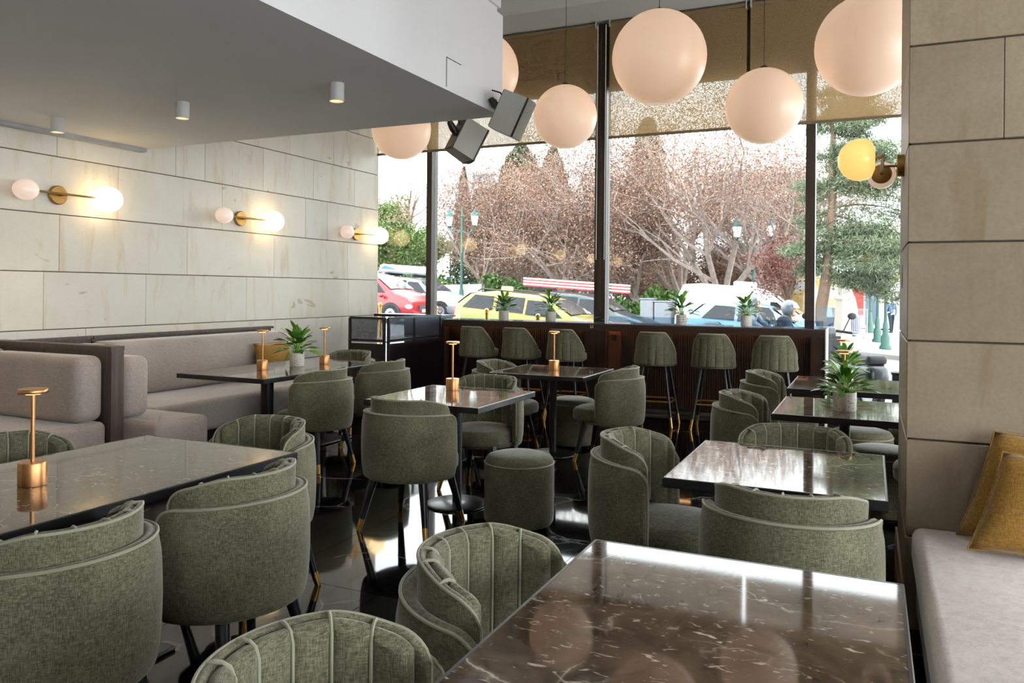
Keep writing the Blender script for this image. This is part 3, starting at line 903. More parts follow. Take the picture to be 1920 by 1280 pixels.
# ------------------------------------------------------------------ tables
def table(x0, x1, y0, y1, lab, peds, plate='round', z=0.75):
    cx, cy = (x0+x1)/2, (y0+y1)/2
    e = empty('marble_table', (cx, cy, 0), 0, lab, 'table', 'dark marble tables')
    a, b = (x1-x0)/2, (y1-y0)/2
    MB().box(-a+0.010, a-0.010, -b+0.010, b-0.010, z-0.024, z).build('marble_top', M['table'], e, smooth=False)
    fr = MB()
    fr.grid([[(sx*(a-i), sy*(b-i), zz) for (sx, sy) in ((-1,-1),(1,-1),(1,1),(-1,1))] for (i, zz) in
             ((0.012, z-0.03), (0.002, z-0.038), (0.0, z-0.034), (0.0, z-0.003), (0.003, z+0.0005), (0.0101, z+0.0005), (0.0101, z-0.02), (0.012, z-0.03))], closed_u=True)
    fr.build('edge_frame', M['black_metal'], e, smooth=False)
    MB().box(-a+0.02, a-0.02, -b+0.02, b-0.02, z-0.036, z-0.0245).build('under_board', M['black_wood'], e, smooth=False)
    for (px, py) in peds:
        lx, ly = px-cx, py-cy
        if plate == 'round':
            MB().lathe([(0.032, 0.015), (0.032, z-0.036)], 20, (lx, ly, 0)).build('column', M['black_metal'], e)
            MB().lathe([(0.208, 0.0), (0.212, 0.004), (0.210, 0.012), (0.195, 0.017), (0.034, 0.022)], 40, (lx, ly, 0)).build('base_plate', M['black_metal'], e)
        else:
            MB().rbox(lx-0.04, lx+0.04, ly-0.04, ly+0.04, 0.015, z-0.036, 0.006, 2).build('column', M['black_metal'], e)
            MB().rbox(lx-0.20, lx+0.20, ly-0.24, ly+0.24, 0.0, 0.018, 0.008, 3).build('base_plate', M['black_metal'], e)
    return e
table(-0.73, 0.08, 0.55, 2.20, 'large brown marble table at the bottom right, nearest the camera', [(-0.32, 1.0), (-0.32, 1.8)], 'square')
table(-0.735, 0.06, 3.04, 3.90, 'dark marble table beside the right pillar, mirroring the window', [(-0.33, 3.47)])
table(-0.54, 0.32, 4.93, 5.80, 'dark marble table with a big potted plant, partly behind the right pillar', [(-0.147, 5.36)])
table(-0.58, 0.30, 6.28, 7.25, 'farthest dark marble table on the right, next to the bar end', [(-0.13, 6.92)])
table(-3.22, -2.30, 0.85, 2.78, 'long brown marble table at the left with a copper lamp', [(-2.76, 1.25), (-2.76, 2.12)], 'square')
table(-5.30, -4.36, 4.86, 6.60, 'long dark table in front of the sofa with two copper lamps', [(-4.85, 5.45), (-4.85, 6.2)], 'square')
table(-3.02, -2.18, 4.30, 5.20, 'dark square table in the middle of the room between chairs and a pouf', [(-2.58, 4.78)])
table(-3.05, -2.17, 6.20, 7.06, 'dark square table nearest the bar with copper light reflections', [(-2.60, 6.62)])

# ---- table lamps
def make_lamp():
    root = empty('table_lamp')
    MB().lathe([(0.047, 0.0), (0.0475, 0.003), (0.0475, 0.082), (0.046, 0.085), (0.008, 0.086)], 32).build('base', M['copper'], root)
    MB().lathe([(0.0075, 0.085), (0.0075, 0.334)], 16).build('stem', M['copper'], root)
    MB().lathe([(0.012, 0.333), (0.048, 0.334), (0.0495, 0.337), (0.0495, 0.347), (0.047, 0.350), (0.002, 0.351)], 32).build('shade_disc', M['copper'], root)
    MB().lathe([(0.012, 0.3305), (0.028, 0.3305), (0.028, 0.3332), (0.012, 0.3332)], 24, cap=False).build('light_ring', M['led'], root)
    return root
lamp = make_lamp()
for i, (x, y, s, lab) in enumerate(((-2.77, 1.89, 1.0, 'tall copper table lamp on the left marble table'),
                                    (-4.89, 5.43, 1.0, 'copper table lamp on the sofa table, left of the potted plant'),
                                    (-4.75, 6.12, 1.0, 'copper table lamp on the sofa table, right of the potted plant'),
                                    (px_x(850, 4.98), 4.98, 1.0, 'copper table lamp on the middle square table'),
                                    (px_x(1040, 6.70), 6.70, 1.0, 'copper table lamp on the square table nearest the bar'),
                                    (px_x(1584, 5.55), 5.55, 1.0, 'copper table lamp right behind the big plant at the right pillar'),
                                    (px_x(1582, 6.85), 6.85, 1.0, 'copper table lamp on the farthest right-hand table'))):
    o = lamp if i == 0 else copy_tree(lamp)
    o.location = (x, y, 0.7506); tag(o, lab, 'table lamp', 'copper table lamps')

# ---- potted plants
def leaf_mesh(mat):
    rows = []
    for i in range(7):
        t = i/6
        w_ = 0.5*math.sin(PI*min(t*0.92+0.03, 1))**0.8*0.42
        z = 0.30*t*t*-1
        rows.append([(-w_, t, z+0.05*w_), (0, t, z-0.10*w_-0.01), (w_, t, z+0.05*w_)])
    m = MB().grid(rows)
    # give the blade a little thickness
    b = len(m.v); m.v += [(x, y, z-0.012) for (x, y, z) in m.v]
    m.f += [tuple(b+k for k in f)[::-1] for f in list(m.f)]
    return m.mesh('leaf', mat, angle=80)
LEAF = [leaf_mesh(M['leaf']), leaf_mesh(M['leaf2'])]
def plant(x, y, z, pr, ph, spread, n, lab, seed, tall=1.0, trail=None, text=False):
    r = random.Random(seed)
    e = empty('potted_plant', (x, y, z), 0, lab, 'potted plant', 'small potted plants')
    MB().lathe([(pr*0.94, 0), (pr*0.97, 0.004), (pr, ph*0.5), (pr, ph-0.003), (pr*0.98, ph), (pr*0.93, ph), (pr*0.92, ph-0.012)], 28, cap=False).build('pot', M['pot'], e)
    MB().lathe([(pr*0.05, 0.001), (pr*0.945, 0.001)], 20, cap=False).build('pot_base', M['pot'], e)
    MB().lathe([(pr*0.925, ph-0.014), (pr*0.3, ph-0.008), (0.002, ph-0.007)], 18, cap=False).build('soil', M['soil'], e)
    st = MB()
    n = int(n*2.0)
    for k in range(n):
        az = 2*PI*k*0.381966+r.uniform(-0.3, 0.3)
        u = (k+0.5)/n
        el = math.radians(82-74*u**0.9+r.uniform(-8, 8))
        L = spread*(0.40+0.22*r.random())
        hh = spread*tall*(0.15+0.85*(1-u))*r.uniform(0.5, 0.95)
        base = Vector((pr*0.4*u*math.cos(az), pr*0.4*u*math.sin(az), ph-0.01))
        tip = base+Vector((math.cos(az)*spread*0.34*(0.35+u), math.sin(az)*spread*0.34*(0.35+u), hh))
        st.tube([base, (base+tip)/2+Vector((0, 0, 0.01)), tip], [0.0022, 0.0018, 0.0012], 5)
        lf = obj('leaf', LEAF[0 if r.random() < 0.6 else 1], e)
        lf.location = tip
        lf.rotation_euler = Euler((el-0.1, r.uniform(-0.4, 0.4), az-PI/2), 'XYZ')
        lf.scale = (L*r.uniform(0.8, 1.1), L, L)
    if trail:
        az, drop = trail
        base = Vector((0, 0, ph))
        p = [base, Vector((math.cos(az)*pr*1.1, math.sin(az)*pr*1.1, ph+0.01)), Vector((math.cos(az)*pr*1.5, math.sin(az)*pr*1.5, ph-drop*0.4))]
        st.tube(p, 0.002, 5)
        for q, sc in ((0.0, 0.09), (0.5, 0.085)):
            lf = obj('leaf', LEAF[1], e); lf.location = p[1].lerp(p[2], q)
            lf.rotation_euler = Euler((-1.1, 0.2, az-PI/2+0.2*q), 'XYZ'); lf.scale = (sc*1.2, sc, sc)
    st.build('stems', M['leaf2'], e)
    return e
def on_bar(px): return px_x(px, 9.42)
plant(on_bar(945), 9.42, BZ+0.001, 0.066, 0.125, 0.20, 26, 'leafy plant in a pale pot on the bar, leftmost of four', 11)
plant(on_bar(1033), 9.42, BZ+0.001, 0.066, 0.125, 0.21, 24, 'spiky plant in a pale pot on the bar, second from the left', 12, 1.25)
plant(on_bar(1278), 9.42, BZ+0.001, 0.062, 0.118, 0.21, 26, 'leafy plant in a pale pot on the bar, third from the left', 13, 1.1)
pl3 = [o for o in bpy.data.objects if o.name.startswith('potted_plant')][-1]
prn = MB()
for cx_ in (-0.5, 0.35):
    for r_ in range(3):
        for q in range(3):
            a0 = -PI/2+cx_+q*0.16
            x0, y0 = 0.0625*math.cos(a0), 0.0625*math.sin(a0)
            x1, y1 = 0.0625*math.cos(a0+0.13), 0.0625*math.sin(a0+0.13)
            z_ = 0.03+r_*0.028
            prn.grid([[(x0, y0, z_), (x1, y1, z_)], [(x0, y0, z_+0.006), (x1, y1, z_+0.006)]])
prn.build('printed_marks', M['pot_text'], pl3, smooth=False)
plant(on_bar(1400), 9.42, BZ+0.001, 0.062, 0.125, 0.20, 24, 'leafy plant in a pale pot on the bar, rightmost of four', 14, 1.1)
plant(-4.84, 5.83, 0.7506, 0.066, 0.125, 0.21, 28, 'leafy plant with a trailing stem on the sofa table', 15, 1.2, trail=(PI+0.3, 0.10))
plant(px_x(1585.5, 5.27), 5.27, 0.7506, 0.068, 0.115, 0.175, 32, 'big leafy plant in a terrazzo pot on the right-hand table', 16, 0.9, trail=(PI+0.2, 0.05))
plant(px_x(1584, 6.62), 6.62, 0.7506, 0.064, 0.125, 0.18, 26, 'leafy plant half hidden behind the big plant at the right', 17, 0.9)

# ------------------------------------------------------------------ left banquettes and divider
DY = 4.20     # divider plane
dv = empty('booth_divider', (-5.9, DY, 0), 0, 'grey-brown wooden booth divider panel ending in a square post', 'divider')
def dp(name, mb, mat, **k): return mb.xf(Matrix.Translation((5.9, -DY, 0))).build(name, mat, dv, **k)
dp('panel', MB().box(XL+0.02, -5.33, DY-0.03, DY+0.05, 0, 0.985), M['div_wood'], smooth=False)
dp('cap_rail', MB().box(XL+0.02, -5.20, DY-0.05, DY+0.07, 0.985, 1.02), M['div_wood'], smooth=False)
dp('end_post', MB().box(-5.33, -5.265, DY-0.05, DY+0.07, 0, 0.985), M['div_wood'], smooth=False)
dp('end_post', MB().box(-5.262, -5.20, DY-0.045, DY+0.065, 0, 0.985), M['div_wood'], smooth=False)
wb2 = empty('sofa_back_panel', (-6.6, 5.8, 0), 0, 'dark grey wooden back panel along the stone wall behind the sofa', 'panel')
def wp2(name, mb): return mb.xf(Matrix.Translation((6.6, -5.8, 0))).build(name, M['div_wood'], wb2, smooth=False)
wp2('board', MB().box(XL+0.014, XL+0.06, DY+0.055, 5.05, 0, 0.985))
wp2('board', MB().box(XL+0.014, XL+0.06, 5.06, 7.46, 0, 0.985))
wp2('cap_rail', MB().box(XL+0.014, XL+0.085, DY+0.08, 5.05, 0.9855, 1.012))
wp2('cap_rail', MB().box(XL+0.014, XL+0.085, 5.06, 7.48, 0.9855, 1.012))

sf = empty('corner_sofa', (-6.1, 5.9, 0), 0, 'taupe velvet corner sofa along the stone wall beyond the divider', 'sofa')
def sfp(name, mb, mat=M['mauve']): return mb.xf(Matrix.Translation((6.1, -5.9, 0))).build(name, mat, sf)
sfp('seat', MB().rbox(XL+0.07, -5.50, 4.80, 7.40, 0.16, 0.45, 0.05, 4))
sfp('return_seat', MB().rbox(XL+0.07, -4.86, DY+0.075, 4.80, 0.16, 0.45, 0.05, 4))
sfp('plinth', MB().box(XL+0.08, -5.56, 4.86, 7.34, 0.0, 0.17).box(XL+0.08, -4.94, DY+0.10, 4.74, 0, 0.17), M['black_wood'])
sfp('back_cushion', MB().rbox(XL+0.065, XL+0.40, 5.02, 7.38, 0.455, 0.965, 0.06, 4))
sfp('back_cushion', MB().rbox(XL+0.065, XL+0.40, DY+0.33, 5.0, 0.455, 0.955, 0.06, 4))
sfp('return_back_cushion', MB().rbox(XL+0.42, -5.20, DY+0.075, DY+0.32, 0.455, 0.93, 0.07, 4))
bt = empty('booth_bench', (-6.0, 3.7, 0), 0, 'taupe velvet bench with two back cushions on the near side of the divider', 'sofa')
def btp(name, mb, mat=M['mauve']): return mb.xf(Matrix.Translation((6.0, -3.7, 0))).build(name, mat, bt)
btp('seat', MB().rbox(XL+0.04, -5.22, 3.42, DY-0.055, 0.16, 0.46, 0.05, 4))
btp('plinth', MB().box(XL+0.06, -5.3, 3.5, DY-0.06, 0, 0.17), M['black_wood'])
btp('back_cushion', MB().rbox(XL+0.30, -5.25, DY-0.30, DY-0.055, 0.465, 0.955, 0.07, 4))
btp('back_cushion', MB().rbox(XL+0.02, XL+0.29, DY-0.62, DY-0.055, 0.465, 0.97, 0.07, 4))

# ---- cushions (pillows)
def pillow(loc, rot, w_, h_, t_, lab, mat, sh=0.0):
    n = 14
    def side(s):
        rows = []
        for i in range(n+1):
            row = []
            for j in range(n+1):
                u, v = -1+2*i/n, -1+2*j/n
                th = t_*max((1-abs(u)**2.6)*(1-abs(v)**2.6), 0)**0.55
                pin = 1-0.06*(1-abs(u)**2)*abs(v)**3
                pin2 = 1-0.06*(1-abs(v)**2)*abs(u)**3
                row.append((w_/2*u*pin2+sh*h_/2*v, s*th/2, h_/2*v*pin))
            rows.append(row)
        return rows
    m = MB().grid(side(1)).grid(side(-1))
    me = m.mesh('scatter_cushion', mat)
    bm = bmesh.new(); bm.from_mesh(me); bmesh.ops.remove_doubles(bm, verts=bm.verts, dist=0.0005)
    bmesh.ops.recalc_face_normals(bm, faces=bm.faces)
    for f in bm.faces: f.smooth = True
    bm.to_mesh(me); bm.free()
    e = empty('scatter_cushion', loc, 0, lab, 'cushion', 'mustard cushions')
    e.rotation_euler = rot
    obj('cover', me, e)
    pts = []
    for (u0, v0, u1, v1) in ((-1,-1,1,-1), (1,-1,1,1), (1,1,-1,1), (-1,1,-1,-1)):
        for q in range(8):
            u, v = u0+(u1-u0)*q/8, v0+(v1-v0)*q/8
            pin = 1-0.06*(1-abs(u)**2)*abs(v)**3; pin2 = 1-0.06*(1-abs(v)**2)*abs(u)**3
            pts.append((w_/2*u*pin2+sh*h_/2*v, 0, h_/2*v*pin))
    pts.append(pts[0])
    MB().tube(pts, 0.004, 6).build('seam', mat, e)
    return e
pillow((XL+0.535, 6.98, 0.665), (-0.24, 0.0, PI/2), 0.56, 0.40, 0.14, 'mustard cushion on the taupe sofa behind the copper lamp', M['mustard'])

# ------------------------------------------------------------------ right bench
rb = empty('upholstered_bench', (0.5, 2.5, 0), 0, 'mauve hide bench along the right, ending at the stone pillar', 'bench')
def rbp(name, mb, mat): return mb.xf(Matrix.Translation((-0.5, -2.5, 0))).build(name, mat, rb)
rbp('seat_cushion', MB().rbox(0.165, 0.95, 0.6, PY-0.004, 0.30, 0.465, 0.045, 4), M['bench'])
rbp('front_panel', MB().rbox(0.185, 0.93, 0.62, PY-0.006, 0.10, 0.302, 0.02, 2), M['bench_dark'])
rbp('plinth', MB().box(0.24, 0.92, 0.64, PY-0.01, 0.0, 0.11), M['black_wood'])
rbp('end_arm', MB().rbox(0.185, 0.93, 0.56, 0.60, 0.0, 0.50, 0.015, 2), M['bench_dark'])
pillow((0.615, 3.765, 0.685), (-0.08, 0.04, 0.0), 0.44, 0.44, 0.17, 'mustard cushion leaning against the right stone pillar', M['mustard'], 0.27)
pillow((0.610, 3.575, 0.660), (-0.20, 0.04, -0.04), 0.40, 0.39, 0.16, 'mustard cushion on the right bench, in front of another cushion', M['mustard'], 0.27)
# ------------------------------------------------------------------ street outside
def zg(x): return -0.065*(x+9)
SLOPE = math.atan(0.065)
def slab(x0, x1, y0, y1, t, up):
    """slab lying on the sloping street"""
    return MB().grid([[(x0, y0, zg(x0)+up), (x1, y0, zg(x1)+up)], [(x0, y1, zg(x0)+up), (x1, y1, zg(x1)+up)]]).grid(
        [[(x0, y0, zg(x0)+up-t), (x1, y0, zg(x1)+up-t)], [(x0, y1, zg(x0)+up-t), (x1, y1, zg(x1)+up-t)]]).grid(
        [[(x0, y0, zg(x0)+up-t), (x1, y0, zg(x1)+up-t)], [(x0, y0, zg(x0)+up), (x1, y0, zg(x1)+up)]])
M['asphalt'] = simple('asphalt', (108, 110, 116), 0.85, var=0.1, scale=2)
M['plaza'] = simple('pale_paving', (172, 169, 165), 0.8, var=0.06, scale=1)
M['kerb'] = simple('kerb_stone', (132, 128, 122), 0.8)
o = slab(-70, 45, 10.05, 28.0, 0.3, 0).build('street_ground', M['asphalt'], smooth=False); tag(o, kind='structure')
o = slab(-70, 45, 28.0, 110.0, 0.3, 0.12).build('plaza_ground', M['plaza'], smooth=False); tag(o, kind='structure')
o = MB().box(-12, 8, 10.0, 12.6, -1.4, -0.13).build('pavement_ground', M['plaza'], smooth=False); tag(o, kind='structure')
ke = slab(-30, 25, 27.72, 28.05, 0.25, 0.135).build('kerb', M['kerb'], smooth=False); tag(ke, kind='structure')
for k in range(6):
    x = -1.6+k*0.95
    s = slab(x, x+0.5, 23.2, 26.8, 0.004, 0.008).build('crossing_stripe', M['white_print'], o, smooth=False)

# ---- foliage
def leaf_cloud(pts, size, jit=0.5, aspect=0.55):
    pts = np.asarray(pts); n = len(pts)
    a = rng.normal(size=(n, 3)); a /= np.linalg.norm(a, axis=1)[:, None]+1e-9
    b = rng.normal(size=(n, 3)); b -= (b*a).sum(1)[:, None]*a; b /= np.linalg.norm(b, axis=1)[:, None]+1e-9
    s = size*(1-jit/2+jit*rng.random(n))[:, None]
    q = np.stack([pts-a*s/2, pts+b*s*aspect/2, pts+a*s/2, pts-b*s*aspect/2], 1).reshape(-1, 3)
    f = np.arange(n*4).reshape(-1, 4)
    return q, f
def leaf_obj(pts, size, mat, parent, name='foliage', **k):
    q, f = leaf_cloud(pts, size, **k)
    me = bpy.data.meshes.new(name)
    me.vertices.add(len(q)); me.vertices.foreach_set('co', q.astype(np.float32).ravel())
    me.loops.add(f.size); me.loops.foreach_set('vertex_index', f.astype(np.int32).ravel())
    me.polygons.add(len(f)); me.polygons.foreach_set('loop_start', np.arange(0, f.size, 4, dtype=np.int32))
    me.update(calc_edges=True); me.validate()
    me.materials.append(mat)
    o = obj(name, me, parent); o['kind'] = 'stuff'
    return o
def leafmat(name, cols, trans=0.25):
    t = NT(name); pset(t.p, rough=0.6, spec=0.25)
    g = t.new('ShaderNodeNewGeometry')
    st = [(i/max(len(cols)-1, 1), lin(*c)) for i, c in enumerate(cols)]
    t.base(t.ramp(g.outputs['Random Per Island'], st))
    return t.m
M['f_brown'] = leafmat('dry_leaves', [(120, 80, 58), (146, 110, 90), (104, 84, 76), (156, 134, 120), (128, 92, 74)])
M['f_red'] = leafmat('red_leaves', [(92, 46, 44), (112, 62, 56), (128, 84, 74)])
M['f_green'] = leafmat('bright_green_leaves', [(68, 96, 44), (100, 126, 64), (124, 146, 86), (54, 76, 40)])
M['f_hedge'] = leafmat('hedge_leaves', [(48, 80, 38), (76, 110, 50), (98, 130, 66)])
M['f_conifer'] = leafmat('dark_conifer', [(40, 62, 44), (62, 84, 60), (80, 98, 76), (48, 68, 46)])
M['f_pine'] = leafmat('pine_needles', [(78, 92, 70), (102, 114, 88), (126, 136, 108), (86, 100, 74)])
M['f_yellow'] = leafmat('yellow_leaves', [(160, 146, 84), (180, 166, 108), (140, 128, 74)])
M['bark'] = simple('pale_bark', (140, 126, 118), 0.9, var=0.25)
M['bark_dark'] = simple('brown_bark', (112, 88, 74), 0.9, var=0.25)

def grow(mb, p, d, L, r, lev, maxlev, tips, rr, droop=0.0, split=(3, 4)):
    pts = [p]; rs = [r]
    q = p.copy(); dd = d.copy()
    n = 4
    for i in range(n):
        dd = (dd+Vector((rr.uniform(-1, 1), rr.uniform(-1, 1), rr.uniform(-0.6, 0.8)-droop))*0.22).normalized()
        q = q+dd*L/n
        pts.append(q.copy()); rs.append(r*(1-0.5*(i+1)/n))
        if lev >= maxlev-1: tips.append(q.copy())
    mb.tube(pts, rs, 6 if lev == 0 else (5 if lev == 1 else 3), cap=False)
    if lev < maxlev:
        for k in range(rr.randint(*split)):
            j = rr.randint(1, n)
            bd = (dd*0.75+Vector((rr.uniform(-1, 1), rr.uniform(-1, 1), rr.uniform(-0.35, 0.8)))).normalized()
            grow(mb, pts[j].copy(), bd, L*rr.uniform(0.6, 0.85), rs[j]*0.72, lev+1, maxlev, tips, rr, droop, split)

def broad_tree(px, Y, H, name, lab, fm, nleaf, lsize, seed, bark='bark', trunk=1.8, maxlev=4, L0=None, spread=0.5, group='trees in the park', split=(3, 4), xx=None):
    rr = random.Random(seed)
    X = px_x(px, Y) if xx is None else xx
    e = empty(name, (X, Y, zg(X)+0.1), 0, lab, 'tree', group)
    tips = []
    mb = MB(); tr = MB()
    tr.tube([(0, 0, -0.15), (0.05, 0, trunk*0.5), (0, 0.05, trunk)], [H*0.028, H*0.022, H*0.02], 9)
    L0 = L0 or H*0.36
    for k in range(5):
        az = 2*PI*k/5+rr.uniform(-0.4, 0.4)
        d = Vector((math.cos(az)*spread, math.sin(az)*spread, rr.uniform(0.6, 1.0))).normalized()
        if k == 0: d = Vector((0.05, 0, 1))
        grow(mb, Vector((0, 0, trunk*rr.uniform(0.75, 1.0))), d, L0*rr.uniform(0.8, 1.1), H*0.011, 1, maxlev, tips, rr, 0.0, split)
    tr.build('trunk', M[bark], e)
    b = mb.build('branches', M[bark], e); b['kind'] = 'stuff'
    tips = np.array([tuple(t) for t in tips])
    if nleaf:
        idx = rng.integers(0, len(tips), nleaf)
        P = tips[idx]+rng.normal(size=(nleaf, 3))*H*0.035
        P[:, 2] = np.maximum(P[:, 2], 0.3)
        leaf_obj(P, lsize, M[fm], e)
    return e
BT = [(905, 31, 5.6, 'brown-leaved tree just right of the double lantern post near the window mullion'),
      (985, 33, 7.4, 'brown-leaved tree in front of the broad dark conifer'),
      (1055, 30, 7.2, 'brown-leaved tree left of the central window mullion'),
      (1110, 34, 7.6, 'brown-leaved tree hidden in part by the central window mullion'),
      (1190, 31, 6.4, 'brown-leaved tree in front of the tall cypress'),
      (1275, 33, 7.6, 'brown-leaved tree above the white van'),
      (1355, 30, 7.6, 'large brown-leaved tree beside the right-hand lantern post'),
      (1450, 34, 7.6, 'brown-leaved tree in front of the glass office block')]
for i, (px, Y, H, lab) in enumerate(BT):
    broad_tree(px, Y, H*(1.18 if px in (985, 1055, 1190) else (1.62 if px in (1275, 1355, 1450) else 1.3)), 'plane_tree', lab, 'f_brown', 21000, 0.088, 100+i, trunk=1.2, split=(3, 5), spread=0.75)
for i, (px, lab) in enumerate(((950, 'low brown thicket at the foot of the broad conifer'), (1075, 'low brown thicket left of the central window mullion'),
                               (1165, 'low brown thicket right of the central window mullion'), (1240, 'low brown thicket above the grey utility cabinets'),
                               (1310, 'low brown thicket just above the white van'), (1385, 'low brown thicket left of the right-hand lantern post'), (1450, 'low brown thicket right of the right-hand lantern post'))):
    broad_tree(px, 38+(i % 2), 4.6, 'thicket', lab, 'f_brown', 14000, 0.10, 150+i, trunk=0.4, maxlev=4, L0=1.7, spread=1.0, split=(3, 4))
broad_tree(1480, 25, 4.0, 'young_red_tree', 'slim young red-leaved tree left of the right window mullion', 'f_red', 2300, 0.085, 210, 'bark_dark', 1.6, 3, 1.3, 0.35)
for i, (px, Y, H, n, lab) in enumerate(((742, 33, 6.0, 16000, 'lush bright green tree behind the red minivan'),
                                   (690, 36, 6.2, 12000, 'bright green tree half hidden by the stone wall'),
                                   (800, 38, 4.6, 9000, 'bright green tree behind the left window mullion'))):
    rr = random.Random(300+i)
    e = broad_tree(px, Y, H, 'green_tree', lab, 'f_green', n*2, 0.16, 300+i, 'bark', 1.3, 4, H*0.30, 0.55)
broad_tree(764, 37, 7.6, 'bare_tree', 'leafless twiggy tree poking above the bright green tree', 'f_brown', 0, 0.1, 333, 'bark_dark', 4.5, 2, 1.6, 0.25)
broad_tree(1655, 52, 6.5, 'yellow_tree', 'pale yellow tree far off beside the right pillar', 'f_yellow', 7000, 0.28, 340, 'bark', 2.2, 3, 2.0, 0.6)

def cone_tree(px, Y, ztop, R, name, lab, fm, n, ls, power=0.8, seed=1):
    X = px_x(px, Y); g = zg(X)+0.1; H = ztop-g
    e = empty(name, (X, Y, g), 0, lab, 'tree', 'trees in the park')
    MB().tube([(0, 0, -0.1), (0, 0, H*0.5), (0, 0, H*0.95)], [R*0.12, R*0.07, 0.02], 8).build('trunk', M['bark_dark'], e)
    t = rng.random(n)**0.75
    az = rng.random(n)*2*PI
    lump = 1+0.22*np.sin(az*5+t*23)+0.15*np.sin(az*9-t*41)
    rad = R*(1-t)**power*lump*np.sqrt(0.25+0.75*rng.random(n))
    P = np.stack([rad*np.cos(az), rad*np.sin(az), 0.35+(H-0.35)*t], 1)
    leaf_obj(P, ls, M[fm], e)
    return e
def ztop(px, py, Y): return px_z(py, px_x(px, Y), Y)
cone_tree(868, 42, ztop(868, 314, 42), 0.95, 'cypress_tree', 'slim dark cypress left of the pale apartment block', 'f_conifer', 9000, 0.22, 0.75)
cone_tree(975, 44, ztop(975, 270, 44), 3.1, 'conifer_tree', 'broad dark conifer rising behind the brown trees', 'f_conifer', 22000, 0.30, 0.62)
cone_tree(1035, 46, ztop(1035, 275, 46), 2.0, 'conifer_tree', 'dark conifer right of the broad conifer', 'f_conifer', 12000, 0.30, 0.62)
cone_tree(1212, 46, ztop(1212, 222, 46), 1.6, 'cypress_tree', 'tall cypress right of the central window mullion', 'f_conifer', 14000, 0.25, 0.42)

# leaning pine by the right pillar
def pine():
    Y = 24.0; X = px_x(1546, Y); g = zg(X)
    e = empty('pine_tree', (X, Y, g), 0, 'leaning pine tree with feathery blue-green needles right of the window mullion', 'tree', 'trees in the park')
    rr = random.Random(55)
    def W(px, py): return Vector((px_x(px, Y)-X, 0, px_z(py, px_x(px, Y), Y)-g))
    path = [Vector((0, 0, -0.1)), W(1538, 590), W(1549, 520), W(1556, 440), W(1560, 360), W(1557, 300), W(1560, 255), W(1552, 205), W(1566, 150)]
    MB().tube(path, [0.19, 0.17, 0.15, 0.13, 0.11, 0.09, 0.075, 0.06, 0.03], 9).build('trunk', M['bark_dark'], e)
    br = MB(); P = []
    for k in range(72):
        t = rr.random()**1.35
        i = 2+int(t*(len(path)-3)); u = rr.random()
        p = path[i].lerp(path[min(i+1, len(path)-1)], u)
        low = 1-t
        az = rr.uniform(-0.5, 0.7) if rr.random() < 0.75 else rr.uniform(2.4, 3.8)
        right = math.cos(az) > 0
        L = (1.0+2.0*low)*(1.0 if right else 0.42)*rr.uniform(0.6, 1.0)
        d = Vector((math.cos(az), math.sin(az)*1.3, rr.uniform(-0.15, 0.3))).normalized()
        pts = [p+d*L*q+Vector((0, 0, -0.22*L*q*q+rr.uniform(-0.06, 0.06))) for q in (0, 0.3, 0.6, 1.0)]
        br.tube(pts, [0.035, 0.025, 0.016, 0.006], 4, cap=False)
        m = int(900*L)
        q = rng.random(m)**0.7
        base = np.array([list(pts[0].lerp(pts[3], float(v))) for v in q])
        base[:, 2] += 0.02
        P.append(base+rng.normal(size=(m, 3))*np.array([0.20, 0.20, 0.10])*(0.5+0.6*L/2))
    br.build('branches', M['bark_dark'], e)['kind'] = 'stuff'
    leaf_obj(np.concatenate(P), 0.15, M['f_pine'], e, aspect=0.13)
pine()

def hedge(pxa, pxb, Y, h, lab):
    xa_, xb_ = px_x(pxa, Y), px_x(pxb, Y); X = (xa_+xb_)/2
    e = empty('hedge', (X, Y, zg(X)+0.1), 0, lab, 'hedge', 'green hedges')
    n = int(1600*(xb_-xa_))
    P = np.stack([(rng.random(n)-0.5)*(xb_-xa_), (rng.random(n)-0.5)*1.2, rng.random(n)**0.7*h*(0.8+0.25*np.sin(rng.random(n)*6))], 1)
    P[:, 2] *= 0.85+0.2*np.sin(P[:, 0]*2.1)+0.1*np.sin(P[:, 0]*5)
    leaf_obj(P, 0.19, M['f_hedge'], e)
    st = MB()
    for k in range(5):
        x = (k/4-0.5)*(xb_-xa_)*0.8
        st.tube([(x, 0, -0.1), (x+0.05, 0, h*0.6)], [0.05, 0.02], 5)
    st.build('stems', M['bark_dark'], e)['kind'] = 'stuff'
hedge(815, 1000, 30.1, 1.5, 'green hedge behind the yellow taxi')
hedge(1142, 1285, 30.0, 1.5, 'green hedge behind the grey utility cabinets, left of the white van')
hedge(690, 800, 30.1, 1.3, 'green hedge behind the red minivan')

# low white park wall
wx0, wx1 = px_x(690, 28.6), px_x(905, 28.6)
o = MB().grid([[(wx0, 28.5, zg(wx0)+0.1), (wx1, 28.5, zg(wx1)+0.1)], [(wx0, 28.5, zg(wx0)+0.85), (wx1, 28.5, zg(wx1)+1.35)], [(wx0, 28.75, zg(wx0)+0.85), (wx1, 28.75, zg(wx1)+1.35)], [(wx0, 28.75, zg(wx0)+0.1), (wx1, 28.75, zg(wx1)+0.1)]]).build('park_wall', M['plaza'], smooth=False)
tag(o, 'low pale park wall behind the green lantern post', 'wall')

